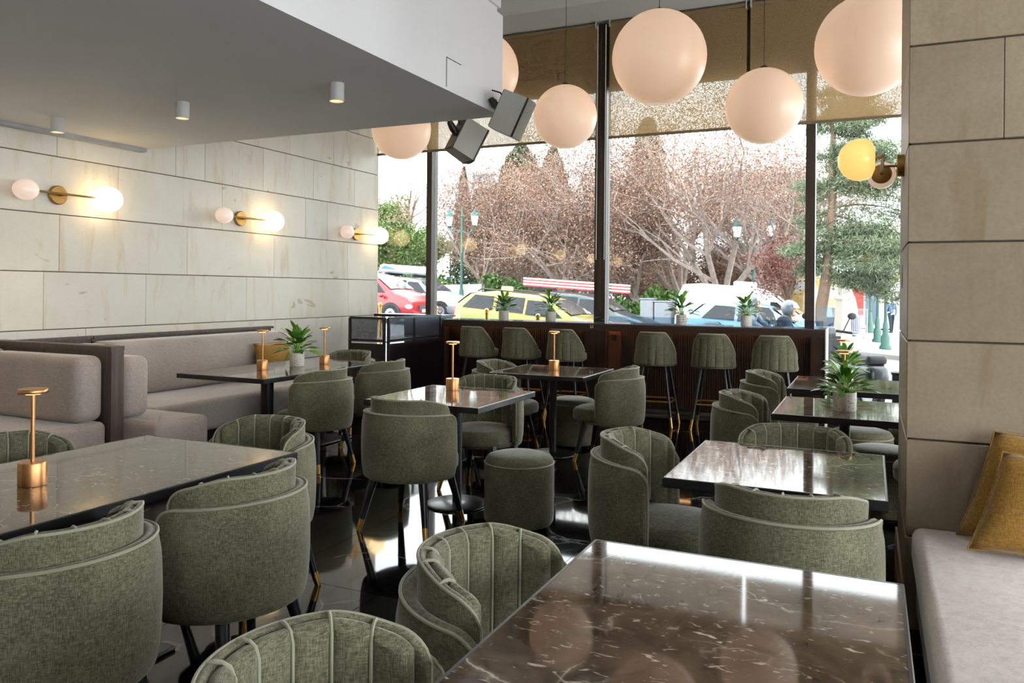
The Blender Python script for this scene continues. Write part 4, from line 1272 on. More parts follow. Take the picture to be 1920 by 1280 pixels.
# ---- lantern posts
M['post_green'] = simple('green_iron', (54, 92, 84), 0.5)
M['lantern_glass'] = glow('lantern_glass', (236, 236, 232), (255, 255, 255), 0.05)
def lantern_post(px, Y, ztopv, lab, arms=True):
    X = px_x(px, Y); g = zg(X)+0.1; H = ztopv-g
    e = empty('lantern_post', (X, Y, g), 0, lab, 'street lamp', 'green lantern posts')
    MB().lathe([(0.20, 0), (0.20, 0.12), (0.15, 0.18), (0.15, 0.45), (0.10, 0.55), (0.085, 0.9), (0.06, 1.0)], 14).build('base', M['post_green'], e)
    MB().lathe([(0.055, 1.0), (0.05, H*0.55), (0.07, H*0.56), (0.045, H*0.58), (0.04, H-0.45), (0.07, H-0.42), (0.04, H-0.38), (0.02, H-0.05), (0.004, H)], 12).build('post', M['post_green'], e)
    if arms:
        for s in (-1, 1):
            a = MB().tube([(0, 0, H-1.0), (s*0.25, 0, H-1.12), (s*0.5, 0, H-1.02), (s*0.58, 0, H-0.82)], 0.025, 8).build('arm', M['post_green'], e)
            c = s*0.58
            MB().lathe([(0.10, H-0.80), (0.17, H-0.42)], 6, (c, 0, 0)).build('lantern_glass', M['lantern_glass'], a, smooth=False)
            MB().lathe([(0.19, H-0.42), (0.17, H-0.36), (0.07, H-0.25), (0.05, H-0.18), (0.004, H-0.10)], 8, (c, 0, 0)).build('lantern_roof', M['post_green'], a)
            MB().lathe([(0.03, H-0.9), (0.11, H-0.80)], 8, (c, 0, 0)).build('lantern_cup', M['post_green'], a)
    return e
lantern_post(865, 28.2, ztop(865, 386, 28.2), 'green double-lantern street lamp right of the left window mullion')
lantern_post(844, 43, ztop(844, 452, 43), 'smaller distant green double-lantern street lamp beside the nearer one')
lantern_post(1412, 29.2, ztop(1412, 402, 29.2), 'green double-lantern street lamp above the light blue hatchback')
lantern_post(1661, 30.5, ztop(1661, 470, 30.5), 'green street lamp post nearest the right pillar, out on the plaza')
lantern_post(1646, 34.5, ztop(1646, 480, 34.5), 'green street lamp post second from the right pillar, out on the plaza')
lantern_post(1632, 42, ztop(1632, 500, 42), 'green street lamp post farthest out on the plaza')

# ---- stone marker post
X = px_x(1580, 29.6); g = zg(X)+0.12
e = empty('stone_post', (X, 29.6, g), 0, 'pale square stone marker post on the plaza beside the scooter', 'post')
M['pale_stone'] = simple('pale_stone', (186, 180, 170), 0.8, var=0.05)
MB().box(-0.36, 0.36, -0.36, 0.36, 0, 0.28).box(-0.30, 0.30, -0.30, 0.30, 0.28, 0.42).build('foot', M['pale_stone'], e, smooth=False)
MB().lathe([(0.30, 0.42), (0.21, 1.55), (0.20, 1.60), (0.30, 1.66), (0.30, 1.74), (0.2, 1.78), (0.17, 2.25), (0.15, 2.28)], 4).build('shaft', M['pale_stone'], e, smooth=False)

# ---- utility cabinets
M['util'] = simple('utility_grey', (130, 134, 140), 0.6, var=0.05)
for i, (pa, pb, pt, lab) in enumerate(((1204, 1228, 561, 'narrow grey utility cabinet, left of two, behind the bar plants'), (1230, 1262, 566, 'wide grey utility cabinet, right of two, beside the white van'))):
    Y = 26.8; a, b = px_x(pa, Y), px_x(pb, Y); c = (a+b)/2
    e = empty('utility_cabinet', (c, Y, zg(c)), 0, lab, 'cabinet', 'utility cabinets')
    h = px_z(pt, c, Y)-zg(c)
    MB().rbox(-(b-a)/2, (b-a)/2, -0.25, 0.25, 0.0, h, 0.03, 2).build('housing', M['util'], e)
    MB().box(-(b-a)/2+0.04, (b-a)/2-0.04, -0.262, -0.249, 0.1, h-0.08).build('door', M['util'], e, smooth=False)
    MB().rbox(-(b-a)/2-0.03, (b-a)/2+0.03, -0.28, 0.28, h-0.005, h+0.04, 0.015, 2).build('lid', M['util'], e)

# ---- brass stanchions on the pavement
for i, px in enumerate((713, 818, 913, 1009)):
    Y = 11.0; X = px_x(px, Y)
    e = empty('brass_stanchion', (X, Y, -0.13), 0, ['brass stanchion outside against the stone wall end', 'brass stanchion outside by the left window mullion', 'brass stanchion outside in front of the taxi rear wheel', 'brass stanchion outside between two potted plants'][i], 'stanchion', 'brass stanchions')
    H = px_z((567, 573, 578, 588)[i], X, Y)+0.13
    MB().lathe([(0.15, 0), (0.15, 0.02), (0.03, 0.045)], 20).build('foot', M['brass'], e)
    MB().lathe([(0.025, 0.04), (0.025, H-0.09), (0.035, H-0.085), (0.035, H-0.07)], 14).build('pole', M['brass'], e)
    MB().ell((0, 0, H-0.035), (0.038, 0.038, 0.038), 14, 10).build('ball', M['brass'], e)

# ------------------------------------------------------------------ cars
M['tyre'] = simple('tyre_rubber', (30, 30, 32), 0.8)
M['rim'] = simple('alloy_rim', (176, 178, 182), 0.35, 0.7)
M['carglass'] = simple('car_glass', (26, 30, 36), 0.12, var=0.1, spec=0.35)
M['screen_glass'] = simple('windscreen_glass', (70, 76, 82), 0.06, var=0.1, spec=1.0, coat=1.0, ior=1.9)
M['headlight'] = simple('headlight', (222, 228, 232), 0.1, coat=0.5)
M['taillight'] = simple('taillight', (196, 36, 34), 0.2, coat=0.5)
M['trim_black'] = simple('car_trim', (34, 35, 38), 0.5)
def paint(name, col): return simple(name, col, 0.28, var=0.02, coat=0.6, coat_r=0.05)

def make_car(name, lab, X, Y, L, W, prof, belt, col, side_w, ws, rw=None, tilt=SLOPE, wheels=None, lower=None, zoff=0.0, rr=0.31, flat_front=False):
    """prof: (x, ztop) from rear (0) to front (L). side_w: list of window polygons (x,z). ws: (x_base, x_top) windscreen"""
    e = empty(name, (X, Y, zg(X+L/2)+zoff+0.065*L/2), 0, lab, 'car' if 'van' not in name else 'van', 'cars in the street')
    e.rotation_euler = (0, tilt, 0)
    pm = paint(name+'_paint', col)
    xs = np.array([p[0] for p in prof]); zs = np.array([p[1] for p in prof])
    top = lambda x: float(np.interp(x, xs, zs))
    bel = lambda x: float(np.interp(x, [0, L], belt))
    hw = lambda x: W/2*(1-0.13*max(0, (0.35-x)/0.35)**2-0.16*max(0, (x-(L-0.6))/0.6)**2)
    yside = lambda x, z: hw(x)*0.985-0.30*max(z-bel(x), 0)
    st = sorted(set([round(float(v), 3) for v in list(np.linspace(0, L, 34))+list(xs)]))
    rows = []
    for x in st:
        w_ = hw(x); b = min(bel(x), top(x)-0.02); t = top(x)
        zs_ = 0.30 if t > 0.5 else 0.28
        yt = yside(x, max(t-0.07, b))
        half = [(w_*0.90, zs_-0.05), (w_*0.985, zs_+0.05), (w_*1.0, (zs_+b)/2), (w_*0.985, b-0.02), (min(w_*0.97, yside(x, b)), b), (yside(x, max((t+b)/2, b)), max((t+b)/2-0.02, b)),
                (yt, max(t-0.07, b+0.002)), (yt-0.06, max(t-0.02, b+0.004)), (yt*0.55, t), (0, t+0.015)]
        rows.append([(x, y, z) for (y, z) in half]+[(x, -y, z) for (y, z) in half[-2::-1]])
    m = MB().grid(rows)
    b0 = len(rows[0])
    m.f.append(tuple(range(b0))); m.f.append(tuple(range(len(m.v)-b0, len(m.v)))[::-1])
    m.build('body', pm, e, angle=50)
    if lower: # darker lower trim
        pass
    for poly in side_w:
        for s in (-1, 1):
            q = MB()
            o_ = [(x, s*(yside(x, z)+0.012), z) for (x, z) in poly]; i_ = [(x, s*(yside(x, z)-0.02), z) for (x, z) in poly]
            n = len(poly); q.v = o_+i_
            q.f.append(tuple(range(n))); q.f.append(tuple(range(n, 2*n))[::-1])
            for k in range(n): q.f.append((k, (k+1) % n, n+(k+1) % n, n+k))
            q.build('side_window', M['carglass'], e, smooth=False)
    def screen(xa, xb, nm, gm=None):
        rows = []
        for t in (0.06, 0.35, 0.65, 0.94):
            x = xa+(xb-xa)*t; z = top(x)
            yt = yside(x, max(z-0.07, bel(x)))-0.07
            rows.append([(x+ (0.008 if xb < xa else -0.008), y, z+0.018+0.012*(1-(y/yt)**2)) for y in (-yt, -yt*0.5, 0, yt*0.5, yt)])
        MB().grid(rows).grid([[(x, y, z-0.02) for (x, y, z) in r] for r in rows]).build(nm, gm or M['carglass'], e)
    screen(ws[0], ws[1], 'windscreen', M['screen_glass'])
    if rw: screen(rw[0], rw[1], 'rear_window')
    wheels = wheels or (0.75, L-0.80)
    for wx in wheels:
        for s in (-1, 1):
            y = s*(W/2)
            MB().lathe([(rr+0.06, -0.012), (rr+0.06, 0.014)], 28, (wx, y, rr+0.02), axis='Y').build('wheel_arch', M['trim_black'], e)
            wv = MB().lathe([(rr*0.62, 0.02), (rr*0.95, 0.022), (rr, 0.0), (rr, -0.18), (rr*0.6, -0.18)], 26, (wx, y, rr), axis='Y', cap=False) if s > 0 else MB().lathe([(rr*0.62, -0.02), (rr*0.95, -0.022), (rr, 0.0), (rr, 0.18), (rr*0.6, 0.18)], 26, (wx, y, rr), axis='Y', cap=False)
            wo = wv.build('wheel', M['tyre'], e)
            rm = MB().lathe([(rr*0.63, 0.0), (rr*0.63, s*0.018), (rr*0.2, s*0.010), (0.02, s*0.02)], 20, (wx, y, rr), axis='Y')
            rm.build('rim', M['rim'], wo)
    zf = bel(L)
    for s in (-1, 1):
        MB().ell((L-0.20, s*(W/2*0.80), zf-0.20), (0.16, 0.16, 0.10), 14, 8).build('headlight', M['headlight'], e)
        MB().rbox(-0.005, 0.14, s*W/2*0.80-0.09, s*W/2*0.80+0.09, bel(0)-0.24, bel(0)+0.02, 0.03, 2).build('taillight', M['taillight'], e)
        MB().ell((ws[0]-0.22 if ws[0] > ws[1] else ws[0], s*(W/2+0.10), bel(ws[0])+0.06), (0.07, 0.10, 0.07), 12, 8).build('mirror', pm, e)
        for k, hx in enumerate((L*0.40, L*0.62)):
            MB().rbox(hx-0.10, hx+0.08, s*W/2*0.985-0.02, s*W/2*0.985+0.03, bel(hx)-0.13, bel(hx)-0.09, 0.012, 2).build('door_handle', pm, e)
    MB().rbox(L-0.05, L+0.02, -W*0.24, W*0.24, zf-0.30, zf-0.14, 0.02, 2).build('grille', M['trim_black'], e)
    for k in range(3):
        MB().box(L+0.018, L+0.026, -W*0.235, W*0.235, zf-0.29+k*0.05, zf-0.272+k*0.05).build('grille_bar', M['rim'], e, smooth=False)
    MB().box(L+0.01, L+0.028, -0.25, 0.25, 0.42, 0.53).build('number_plate', M['white_print'], e, smooth=False)
    MB().rbox(L-0.12, L+0.012, -W*0.40, W*0.40, 0.26, 0.40, 0.03, 2).build('bumper_trim', M['trim_black'], e)
    return e, top

SW = lambda x0, x1, x2, x3, z0, z1: [(x0, z0), (x1, z0), (x2, z1), (x3, z1)]
# red minivan
X = px_x(797, 22.5)-4.05
car1, _ = make_car('red_minivan', 'red minivan with white-lit windscreen parked beyond the stone wall end', X, 22.5, 4.05, 1.72,
    [(0, 0.9), (0.06, 1.2), (0.3, 1.52), (1.2, 1.62), (2.1, 1.58), (2.45, 1.50), (3.2, 1.06), (3.75, 0.92), (3.98, 0.74), (4.05, 0.5)], (0.98, 0.80), (150, 22, 32),
    [SW(0.35, 1.15, 1.15, 0.55, 1.02, 1.48), SW(1.22, 2.1, 2.1, 1.22, 1.0, 1.50), SW(2.17, 2.95, 2.45, 2.17, 0.99, 1.42)], (3.15, 2.5), (0.02, 0.3))
bd = MB().tube([(4.075+0.012, 0, 0.655), (4.09, 0, 0.655)], 0.05, 16).build('badge', M['rim'], car1)
# white and grey estate with roof box
Y = 26.0; X = px_x(882, Y)-4.4
car2, tp = make_car('estate_car', 'white and grey estate car carrying a roof box, behind the red minivan', X, Y, 4.4, 1.74,
    [(0, 0.8), (0.05, 1.05), (0.35, 1.36), (1.0, 1.44), (2.0, 1.44), (2.55, 1.36), (3.2, 0.98), (4.0, 0.86), (4.32, 0.72), (4.4, 0.5)], (0.92, 0.76), (168, 170, 176),
    [SW(0.35, 1.1, 1.1, 0.55, 0.95, 1.33), SW(1.17, 2.0, 2.0, 1.17, 0.94, 1.35), SW(2.07, 2.95, 2.5, 2.07, 0.92, 1.31)], (3.15, 2.55), (0.05, 0.32))
MB().rbox(0.0, 4.42, -0.885, 0.885, 0.26, 0.56, 0.05, 2).build('lower_cladding', simple('grey_cladding', (112, 114, 122), 0.5), car2)
rbx = empty('roof_box', car2.matrix_basis @ Vector((1.55, 0, 1.47)), 0, 'white and blue roof box on top of the estate car', 'roof box')
rbx.rotation_euler = (0, SLOPE, 0)
MB().rbox(-1.05, 1.05, -0.42, 0.42, 0.10, 0.42, 0.13, 4).build('shell', simple('box_white', (190, 194, 200), 0.35), rbx)
MB().rbox(-1.03, 1.03, -0.425, 0.425, 0.14, 0.20, 0.03, 2).build('rim_line', simple('box_grey', (140, 146, 156), 0.4), rbx)
MB().prism([(-0.95, 0.24), (-0.2, 0.24), (-0.75, 0.38)], 'Y', -0.428, -0.40).build('blue_stripe', simple('box_blue', (58, 104, 160), 0.4), rbx, smooth=False)
for x in (-0.6, 0.6): MB().box(x-0.03, x+0.03, -0.6, 0.6, 0.0, 0.11).build('cross_bar', M['trim_black'], rbx, smooth=False)
# yellow taxi
Y = 18.9; X = px_x(872, Y)
car3, tp3 = make_car('yellow_taxi', 'yellow taxi estate car in front of the left bar plants', X, Y, 4.62, 1.80,
    [(0, 0.78), (0.05, 1.02), (0.45, 1.36), (0.9, 1.45), (2.0, 1.47), (2.6, 1.40), (3.35, 1.02), (4.2, 0.90), (4.52, 0.74), (4.62, 0.5)], (0.96, 0.80), (188, 160, 58),
    [SW(0.30, 1.15, 1.15, 0.60, 0.99, 1.34), SW(1.25, 2.0, 2.0, 1.25, 0.99, 1.38), SW(2.07, 3.05, 2.62, 2.07, 0.98, 1.34)], (3.3, 2.62), (0.06, 0.45), tilt=SLOPE+0.02)
for s in (-0.62, 0.62): MB().tube([(0.6, s, 1.43), (0.7, s, 1.50), (2.3, s, 1.50), (2.45, s, 1.43)], 0.018, 8).build('roof_rail', M['trim_black'], car3)
MB().rbox(1.05, 1.22, -0.22, 0.22, 1.47, 1.60, 0.03, 2).build('taxi_sign', simple('taxi_sign', (232, 214, 130), 0.4), car3)
# dark car with the striped barrier on its roof
Y = 22.4; X = px_x(1236, Y)-4.3
car4, tp4 = make_car('dark_blue_car', 'dark blue-green car with red and white barrier on its roof, behind the taxi', X, Y, 4.3, 1.74,
    [(0, 0.8), (0.05, 1.0), (0.4, 1.34), (1.0, 1.44), (2.0, 1.44), (2.55, 1.36), (3.2, 0.98), (3.9, 0.84), (4.22, 0.70), (4.3, 0.5)], (0.92, 0.74), (38, 54, 62),
    [SW(0.35, 1.1, 1.1, 0.55, 0.95, 1.33), SW(1.17, 2.0, 2.0, 1.17, 0.94, 1.35), SW(2.07, 2.95, 2.5, 2.07, 0.92, 1.31)], (3.15, 2.55), (0.05, 0.32))
M['red_stripe'] = simple('barrier_red', (206, 48, 54), 0.5); M['white_stripe'] = simple('barrier_white', (238, 236, 232), 0.5)
ld = empty('striped_barrier', car4.matrix_basis @ Vector((1.6, -0.35, 1.475)), 0, 'red and white striped barrier boards lying on a car roof', 'barrier')
ld.rotation_euler = (0, SLOPE, 0)
for j in range(3):
    for k in range(6):
        MB().box(-1.5+k*0.56, -1.5+k*0.56+(0.50 if k != 4 else 0.30), -0.02, 0.02, 0.08+j*0.085, 0.12+j*0.085).build('red_board', M['red_stripe'], ld, smooth=False)
    MB().box(-1.52, 1.84, -0.012, 0.012, 0.12+j*0.085, 0.165+j*0.085).build('white_board', M['white_stripe'], ld, smooth=False)
for x in (-1.0, 0.9): MB().box(x-0.03, x+0.03, -0.4, 1.0, 0.0, 0.08).build('rack_bar', M['trim_black'], ld, smooth=False)
# white van
Y = 27.0; X = px_x(1273, Y)
car5, _ = make_car('white_van', 'white panel van behind the light blue hatchback', X, Y, 4.7, 1.95,
    [(0, 0.9), (0.04, 1.6), (0.16, 1.92), (0.6, 1.98), (2.4, 1.97), (2.9, 1.88), (4.0, 1.16), (4.45, 0.98), (4.62, 0.8), (4.7, 0.5)], (1.10, 0.85), (206, 208, 210),
    [SW(3.0, 3.7, 3.2, 3.0, 1.14, 1.55)], (3.95, 3.0), None, rr=0.33)
MB().rbox(1.75, 2.4, -0.45, 0.45, 1.97, 2.14, 0.06, 3).build('roof_unit', simple('van_unit', (226, 228, 230), 0.5), car5)
MB().box(0.5, 1.7, -0.99, -0.97, 0.6, 1.45).build('panel_recess', simple('van_panel', (226, 229, 232), 0.4), car5, smooth=False)
# light blue hatchback
Y = 21.0; X = px_x(1290, Y)
car6, _ = make_car('blue_hatchback', 'small light blue hatchback in front of the white van', X, Y, 3.6, 1.64,
    [(0, 0.75), (0.05, 1.0), (0.45, 1.36), (0.9, 1.47), (1.6, 1.49), (2.05, 1.42), (2.75, 1.02), (3.3, 0.90), (3.54, 0.72), (3.6, 0.5)], (0.98, 0.80), (112, 148, 168),
    [SW(0.45, 1.25, 1.25, 0.75, 1.02, 1.36), SW(1.33, 2.45, 2.05, 1.33, 1.01, 1.40)], (2.7, 2.08), (0.08, 0.45), zoff=0.12)

# ------------------------------------------------------------------ scooters and riders
M['scooter'] = simple('scooter_black', (40, 44, 52), 0.3, coat=0.4)
M['scooter_silver'] = simple('scooter_silver', (150, 160, 170), 0.35, coat=0.3)
def scooter(X, Y, z, rz, lab, topcase=False, mat='scooter', s=1.0):
    e = empty('scooter', (X, Y, z), rz, lab, 'scooter', 'scooters'); e.scale = (s, s, s)
    for (x, nm) in ((-0.62, 'rear_wheel'), (0.68, 'front_wheel')):
        wv = MB().lathe([(0.14, -0.05), (0.24, -0.06), (0.27, -0.03), (0.27, 0.03), (0.24, 0.06), (0.14, 0.05)], 22, (x, 0, 0.27), axis='Y', cap=False).build(nm, M['tyre'], e)
        MB().lathe([(0.15, -0.03), (0.15, 0.03)], 18, (x, 0, 0.27), axis='Y').build('hub', M['rim'], wv)
    MB().rbox(-0.85, -0.02, -0.17, 0.17, 0.36, 0.68, 0.10, 4).build('rear_body', M[mat], e)
    MB().rbox(-0.80, 0.02, -0.15, 0.15, 0.67, 0.80, 0.05, 3).build('saddle', M['trim_black'], e)
    MB().rbox(-0.1, 0.5, -0.17, 0.17, 0.22, 0.34, 0.04, 3).build('footboard', M[mat], e)
    MB().prism([(0.40, 0.28), (0.56, 0.28), (0.50, 0.60), (0.42, 0.98), (0.32, 0.98), (0.36, 0.60)], 'Y', -0.22, 0.22).build('leg_shield', M[mat], e, smooth=False)
    MB().rbox(0.48, 0.90, -0.09, 0.09, 0.46, 0.58, 0.05, 3).build('front_mudguard', M[mat], e)
    MB().tube([(0.66, 0.0, 0.27), (0.48, 0.0, 0.62), (0.36, 0, 1.0)], 0.035, 8).build('fork', M['rim'], e)
    MB().tube([(0.24, -0.34, 1.03), (0.34, -0.15, 1.06), (0.34, 0.15, 1.06), (0.24, 0.34, 1.03)], 0.02, 8).build('handlebar', M['trim_black'], e)
    MB().rbox(0.28, 0.46, -0.14, 0.14, 0.95, 1.12, 0.05, 3).build('headlamp_cowl', M[mat], e)
    rows = [[(0.44-0.10*t, y, 1.08+0.32*t) for y in (-0.17+0.05*t, 0, 0.17-0.05*t)] for t in (0, 0.5, 1)]
    MB().grid(rows).grid([[(x+0.006, y, z_) for (x, y, z_) in r] for r in rows]).build('windshield', M['glass_blue'], e)
    for s_ in (-1, 1):
        MB().tube([(0.30, s_*0.24, 1.05), (0.28, s_*0.33, 1.24)], 0.009, 6).build('mirror_stem', M['trim_black'], e)
        MB().ell((0.27, s_*0.36, 1.27), (0.02, 0.075, 0.05), 12, 8).build('mirror', M['trim_black'], e)
    if topcase:
        MB().rbox(-1.12, -0.72, -0.22, 0.22, 0.84, 1.20, 0.12, 4).build('top_case', M['scooter'], e)
        MB().box(-1.0, -0.7, -0.1, 0.1, 0.80, 0.85).build('case_rack', M['trim_black'], e, smooth=False)
    return e
scooter(px_x(1578, 12.0), 11.85, -0.13, 2.2, 'black scooter parked outside the window at the right end of the bar', mat='scooter')
Xa = px_x(1338, 17.0)
scooter(Xa+0.9, 17.0, zg(Xa)+0.02, 0.0, 'scooter with a dark rounded top case in front of the hatchback', True)
M['jacket'] = fabric('navy_jacket', (26, 28, 36), (40, 44, 54), (60, 64, 76), 40)
M['jacket2'] = fabric('grey_jacket', (70, 76, 82), (100, 108, 114), (128, 136, 142), 40)
M['skin'] = simple('skin', (214, 164, 140), 0.6)
M['jeans'] = fabric('dark_jeans', (30, 34, 44), (44, 50, 62), (60, 66, 80), 50)
M['helmet'] = simple('helmet_grey', (96, 104, 112), 0.25, coat=0.6)
M['visor'] = simple('visor', (176, 188, 196), 0.08, coat=0.6)

def skin_body(name, joints, edges, mat, parent, root=0):
    me = bpy.data.meshes.new(name)
    me.from_pydata([j[0] for j in joints], edges, [])
    o = obj(name, me, parent)
    m = o.modifiers.new('skin', 'SKIN'); m.use_smooth_shade = True
    for i, j in enumerate(joints):
        sv = me.skin_vertices[0].data[i]
        sv.radius = (j[1], j[1]) if not isinstance(j[1], tuple) else j[1]
        sv.use_root = (i == root)
    s = o.modifiers.new('subdiv', 'SUBSURF'); s.levels = 1; s.render_levels = 1
    me.materials.append(mat)
    return o
def rider(sc_loc, rz, lab, jacket, helmet):
    e = empty('person', sc_loc, rz, lab, 'person')
    # seated on a scooter saddle (0.80 high), hands on the bar
    J = [((-0.30, 0, 0.90), 0.17), ((-0.27, 0, 1.10), 0.17), ((-0.20, 0, 1.32), 0.19), ((-0.16, 0, 1.45), 0.12), ((-0.13, 0, 1.53), 0.075),
         ((-0.18, 0.20, 1.43), 0.095), ((-0.05, 0.29, 1.18), 0.068), ((0.17, 0.29, 1.06), 0.042),
         ((-0.18, -0.20, 1.43), 0.095), ((-0.05, -0.29, 1.18), 0.068), ((0.17, -0.29, 1.06), 0.042)]
    E = [(0, 1), (1, 2), (2, 3), (3, 4), (3, 5), (5, 6), (6, 7), (3, 8), (8, 9), (9, 10)]
    skin_body('jacket', J, E, jacket, e)
    for s in (-1, 1):
        skin_body('trouser_leg', [((-0.28, s*0.09, 0.88), 0.10), ((0.12, s*0.16, 0.84), 0.085), ((0.16, s*0.15, 0.42), 0.055)], [(0, 1), (1, 2)], M['jeans'], e)
        MB().rbox(0.06, 0.33, s*0.15-0.05, s*0.15+0.05, 0.345, 0.44, 0.035, 3).build('shoe', M['trim_black'], e)
        # gloved hand closed on the grip: palm, four fingers, thumb
        h = MB().ell((0.21, s*0.30, 1.055), (0.045, 0.045, 0.028), 10, 6)
        for k in range(4):
            y = s*0.30-0.032+k*0.021
            h.tube([(0.225, y, 1.07), (0.27, y, 1.075), (0.285, y, 1.045), (0.262, y, 1.020)], [0.011, 0.011, 0.010, 0.008], 6)
        h.tube([(0.20, s*0.26, 1.05), (0.235, s*0.245, 1.03), (0.26, s*0.25, 1.02)], [0.012, 0.011, 0.009], 6)
        h.build('hand', M['trim_black'], e)
    head = MB().ell((-0.09, 0, 1.63), (0.10, 0.078, 0.12), 18, 12)
    head.ell((0.012, 0, 1.61), (0.022, 0.016, 0.026), 8, 6).ell((-0.02, 0, 1.53), (0.05, 0.05, 0.035), 10, 6)
    head.build('head', M['skin'], e)
    fc = MB()
    for s in (-1, 1): fc.rbox(-0.015, 0.012, s*0.035-0.022, s*0.035+0.022, 1.635, 1.66, 0.008, 2)
    fc.build('glasses', M['trim_black'], e)
    MB().ell((0.002, 0, 1.575), (0.012, 0.026, 0.007), 8, 5).build('mouth', simple('lips', (170, 100, 92), 0.6), e)
    rows = []
    for i in range(11):
        t = math.radians(-52+142*i/10)
        op = 52 if t < 0.10 else max(52*(1-(t-0.10)/0.35), 0)
        ct = max(math.cos(t), 0.02)
        rows.append([(-0.10+0.150*ct*math.cos(a), 0.132*ct*math.sin(a), 1.655+0.152*math.sin(t)) for a in [math.radians(op+(360-2*op)*k/28) for k in range(29)]])
    MB().grid(rows).build('helmet', helmet, e)
    rows = [[(-0.10+(0.156+0.03*u)*math.cos(a)*(1-0.18*(1-u)**2), 0.139*math.sin(a), 1.755-0.10*u) for a in [math.radians(-60+120*k/10) for k in range(11)]] for u in (0, 0.5, 1.0)]
    MB().grid(rows).build('visor', M['visor'], e)
    return e
Y = 15.6; X = px_x(1482, Y)
scooter(X+0.08, Y, zg(X)+0.02, 0.0, 'dark scooter ridden by the person in the navy jacket', mat='scooter_silver')
rider((X+0.08, Y, zg(X)+0.02), 0.0, 'person in navy jacket and dark open-face helmet riding past, facing right', M['jacket'], M['helmet'])
Y = 18.4; X = px_x(1415, Y)
scooter(X+0.1, Y, zg(X)+0.05, -0.15, 'light scooter ridden by the person in the grey jacket', mat='scooter_silver')
rider((X+0.1, Y, zg(X)+0.05), -0.15, 'person in grey jacket and helmet behind the rightmost bar plant', M['jacket2'], M['helmet'])

# ------------------------------------------------------------------ far background
def building(pxa, pxb, ztopv, Y, depth, lab, floors, cols, wallm, glassm, name, zb=0.0, bal=False):
    a, b = px_x(pxa, Y), px_x(pxb, Y); c = (a+b)/2
    g = zg(c)
    e = empty(name, (c, Y, g), 0, lab, 'building')
    H = ztopv-g; w_ = b-a
    MB().box(-w_/2, w_/2, 0.15, depth, 0, H).build('wall', wallm, e, smooth=False)
    fh = H/floors
    for f in range(floors):
        z0 = f*fh
        MB().box(-w_/2-0.1, w_/2+0.1, -0.25 if bal else -0.02, 0.16, z0+fh*0.80, z0+fh).build('floor_band', wallm, e, smooth=False)
        for k in range(cols):
            x0 = -w_/2+w_*k/cols
            win = MB().box(x0+w_/cols*0.06, x0+w_/cols*0.94, 0.05, 0.152, z0+fh*0.10, z0+fh*0.80).build('window', glassm, e, smooth=False)
            MB().box(x0+w_/cols*0.47, x0+w_/cols*0.53, 0.02, 0.06, z0+fh*0.10, z0+fh*0.80).build('window_bar', wallm, win, smooth=False)
    return e
bw = simple('far_white_wall', (176, 174, 172), 0.8, var=0.03)
bg_ = simple('far_glass', (96, 108, 122), 0.2, var=0.3, scale=0.4)
building(1318, 1512, ztop(1415, 318, 70), 70, 12, 'distant office block with dark window bands behind the brown trees', 6, 9, bw, bg_, 'office_block')
building(884, 925, ztop(900, 322, 75), 75, 12, 'distant pale apartment block between the cypress and the conifer', 8, 3, bw, bg_, 'apartment_block', bal=True)
building(1140, 1215, ztop(1180, 345, 80), 80, 10, 'distant pale building behind the tall cypress', 6, 5, bw, bg_, 'apartment_block')

# event dome, kiosk, crowd barriers, walkers on the plaza
Y = 38; X = px_x(1532, Y); g = zg(X)+0.12
e = empty('event_dome', (X, Y, g), 0, 'translucent event dome with yellow print on the plaza', 'dome')
t = NT('dome_skin'); pset(t.p, rough=0.3)
t.base(t.ramp(t.noise(t.coord('Object'), 0.9, 3), [(0.4, lin(176, 178, 176)), (0.52, lin(170, 142, 66)), (0.62, lin(170, 172, 170))]))
rows = [[(1.7*math.cos(q)*math.cos(a), 1.7*math.cos(q)*math.sin(a), 0.7+2.3*math.sin(q)) for a in [2*PI*k/20 for k in range(20)]] for q in [PI/2*i/8*0.995 for i in range(9)]]
MB().grid(rows, closed_u=True).build('dome_skin', t.m, e, angle=10)
db = MB().lathe([(1.75, 0), (1.75, 0.72), (1.65, 0.75)], 24).build('base_ring', simple('dome_blue', (42, 50, 84), 0.5), e)
MB().lathe([(0.22, -1.78), (0.22, -1.74)], 20, (-0.2, 0, 0.38), axis='Y').build('round_emblem', M['white_print'], db)
MB().lathe([(0.13, -1.79), (0.13, -1.77)], 20, (-0.2, 0, 0.38), axis='Y').build('emblem_core', simple('emblem_blue', (42, 50, 84), 0.5), db)
for i, (pa, pb) in enumerate(((1556, 1590), (1592, 1626))):
    Y = 36.5+0.2*i; a, b = px_x(pa, Y), px_x(pb, Y); c = (a+b)/2; g = zg(c)+0.12
    e = empty('crowd_barrier', (c, Y, g), 0, ['steel crowd barrier left of the stone post on the plaza', 'steel crowd barrier right of the stone post on the plaza'][i], 'barrier', 'crowd barriers')
    w_ = (b-a)/2
    MB().tube([(-w_, 0, 0.1), (-w_, 0, 1.2), (w_, 0, 1.2), (w_, 0, 0.1)], 0.03, 6).build('outer_tube', M['rim'], e)
    for k in range(9):
        x = -w_+2*w_*(k+1)/10
        MB().tube([(x, 0, 0.22), (x, 0, 1.2)], 0.014, 5).build('bar', M['rim'], e)
    MB().tube([(-w_, 0, 0.22), (w_, 0, 0.22)], 0.02, 6).build('lower_tube', M['rim'], e)
    for s in (-0.7, 0.7): MB().box(w_*s-0.03, w_*s+0.03, -0.3, 0.3, 0, 0.10).build('foot', M['rim'], e, smooth=False)
Y = 46; X = px_x(1600, Y); g = zg(X)+0.12
e = empty('kiosk', (X, Y, g), 0, 'white kiosk with a red poster far across the plaza', 'kiosk')
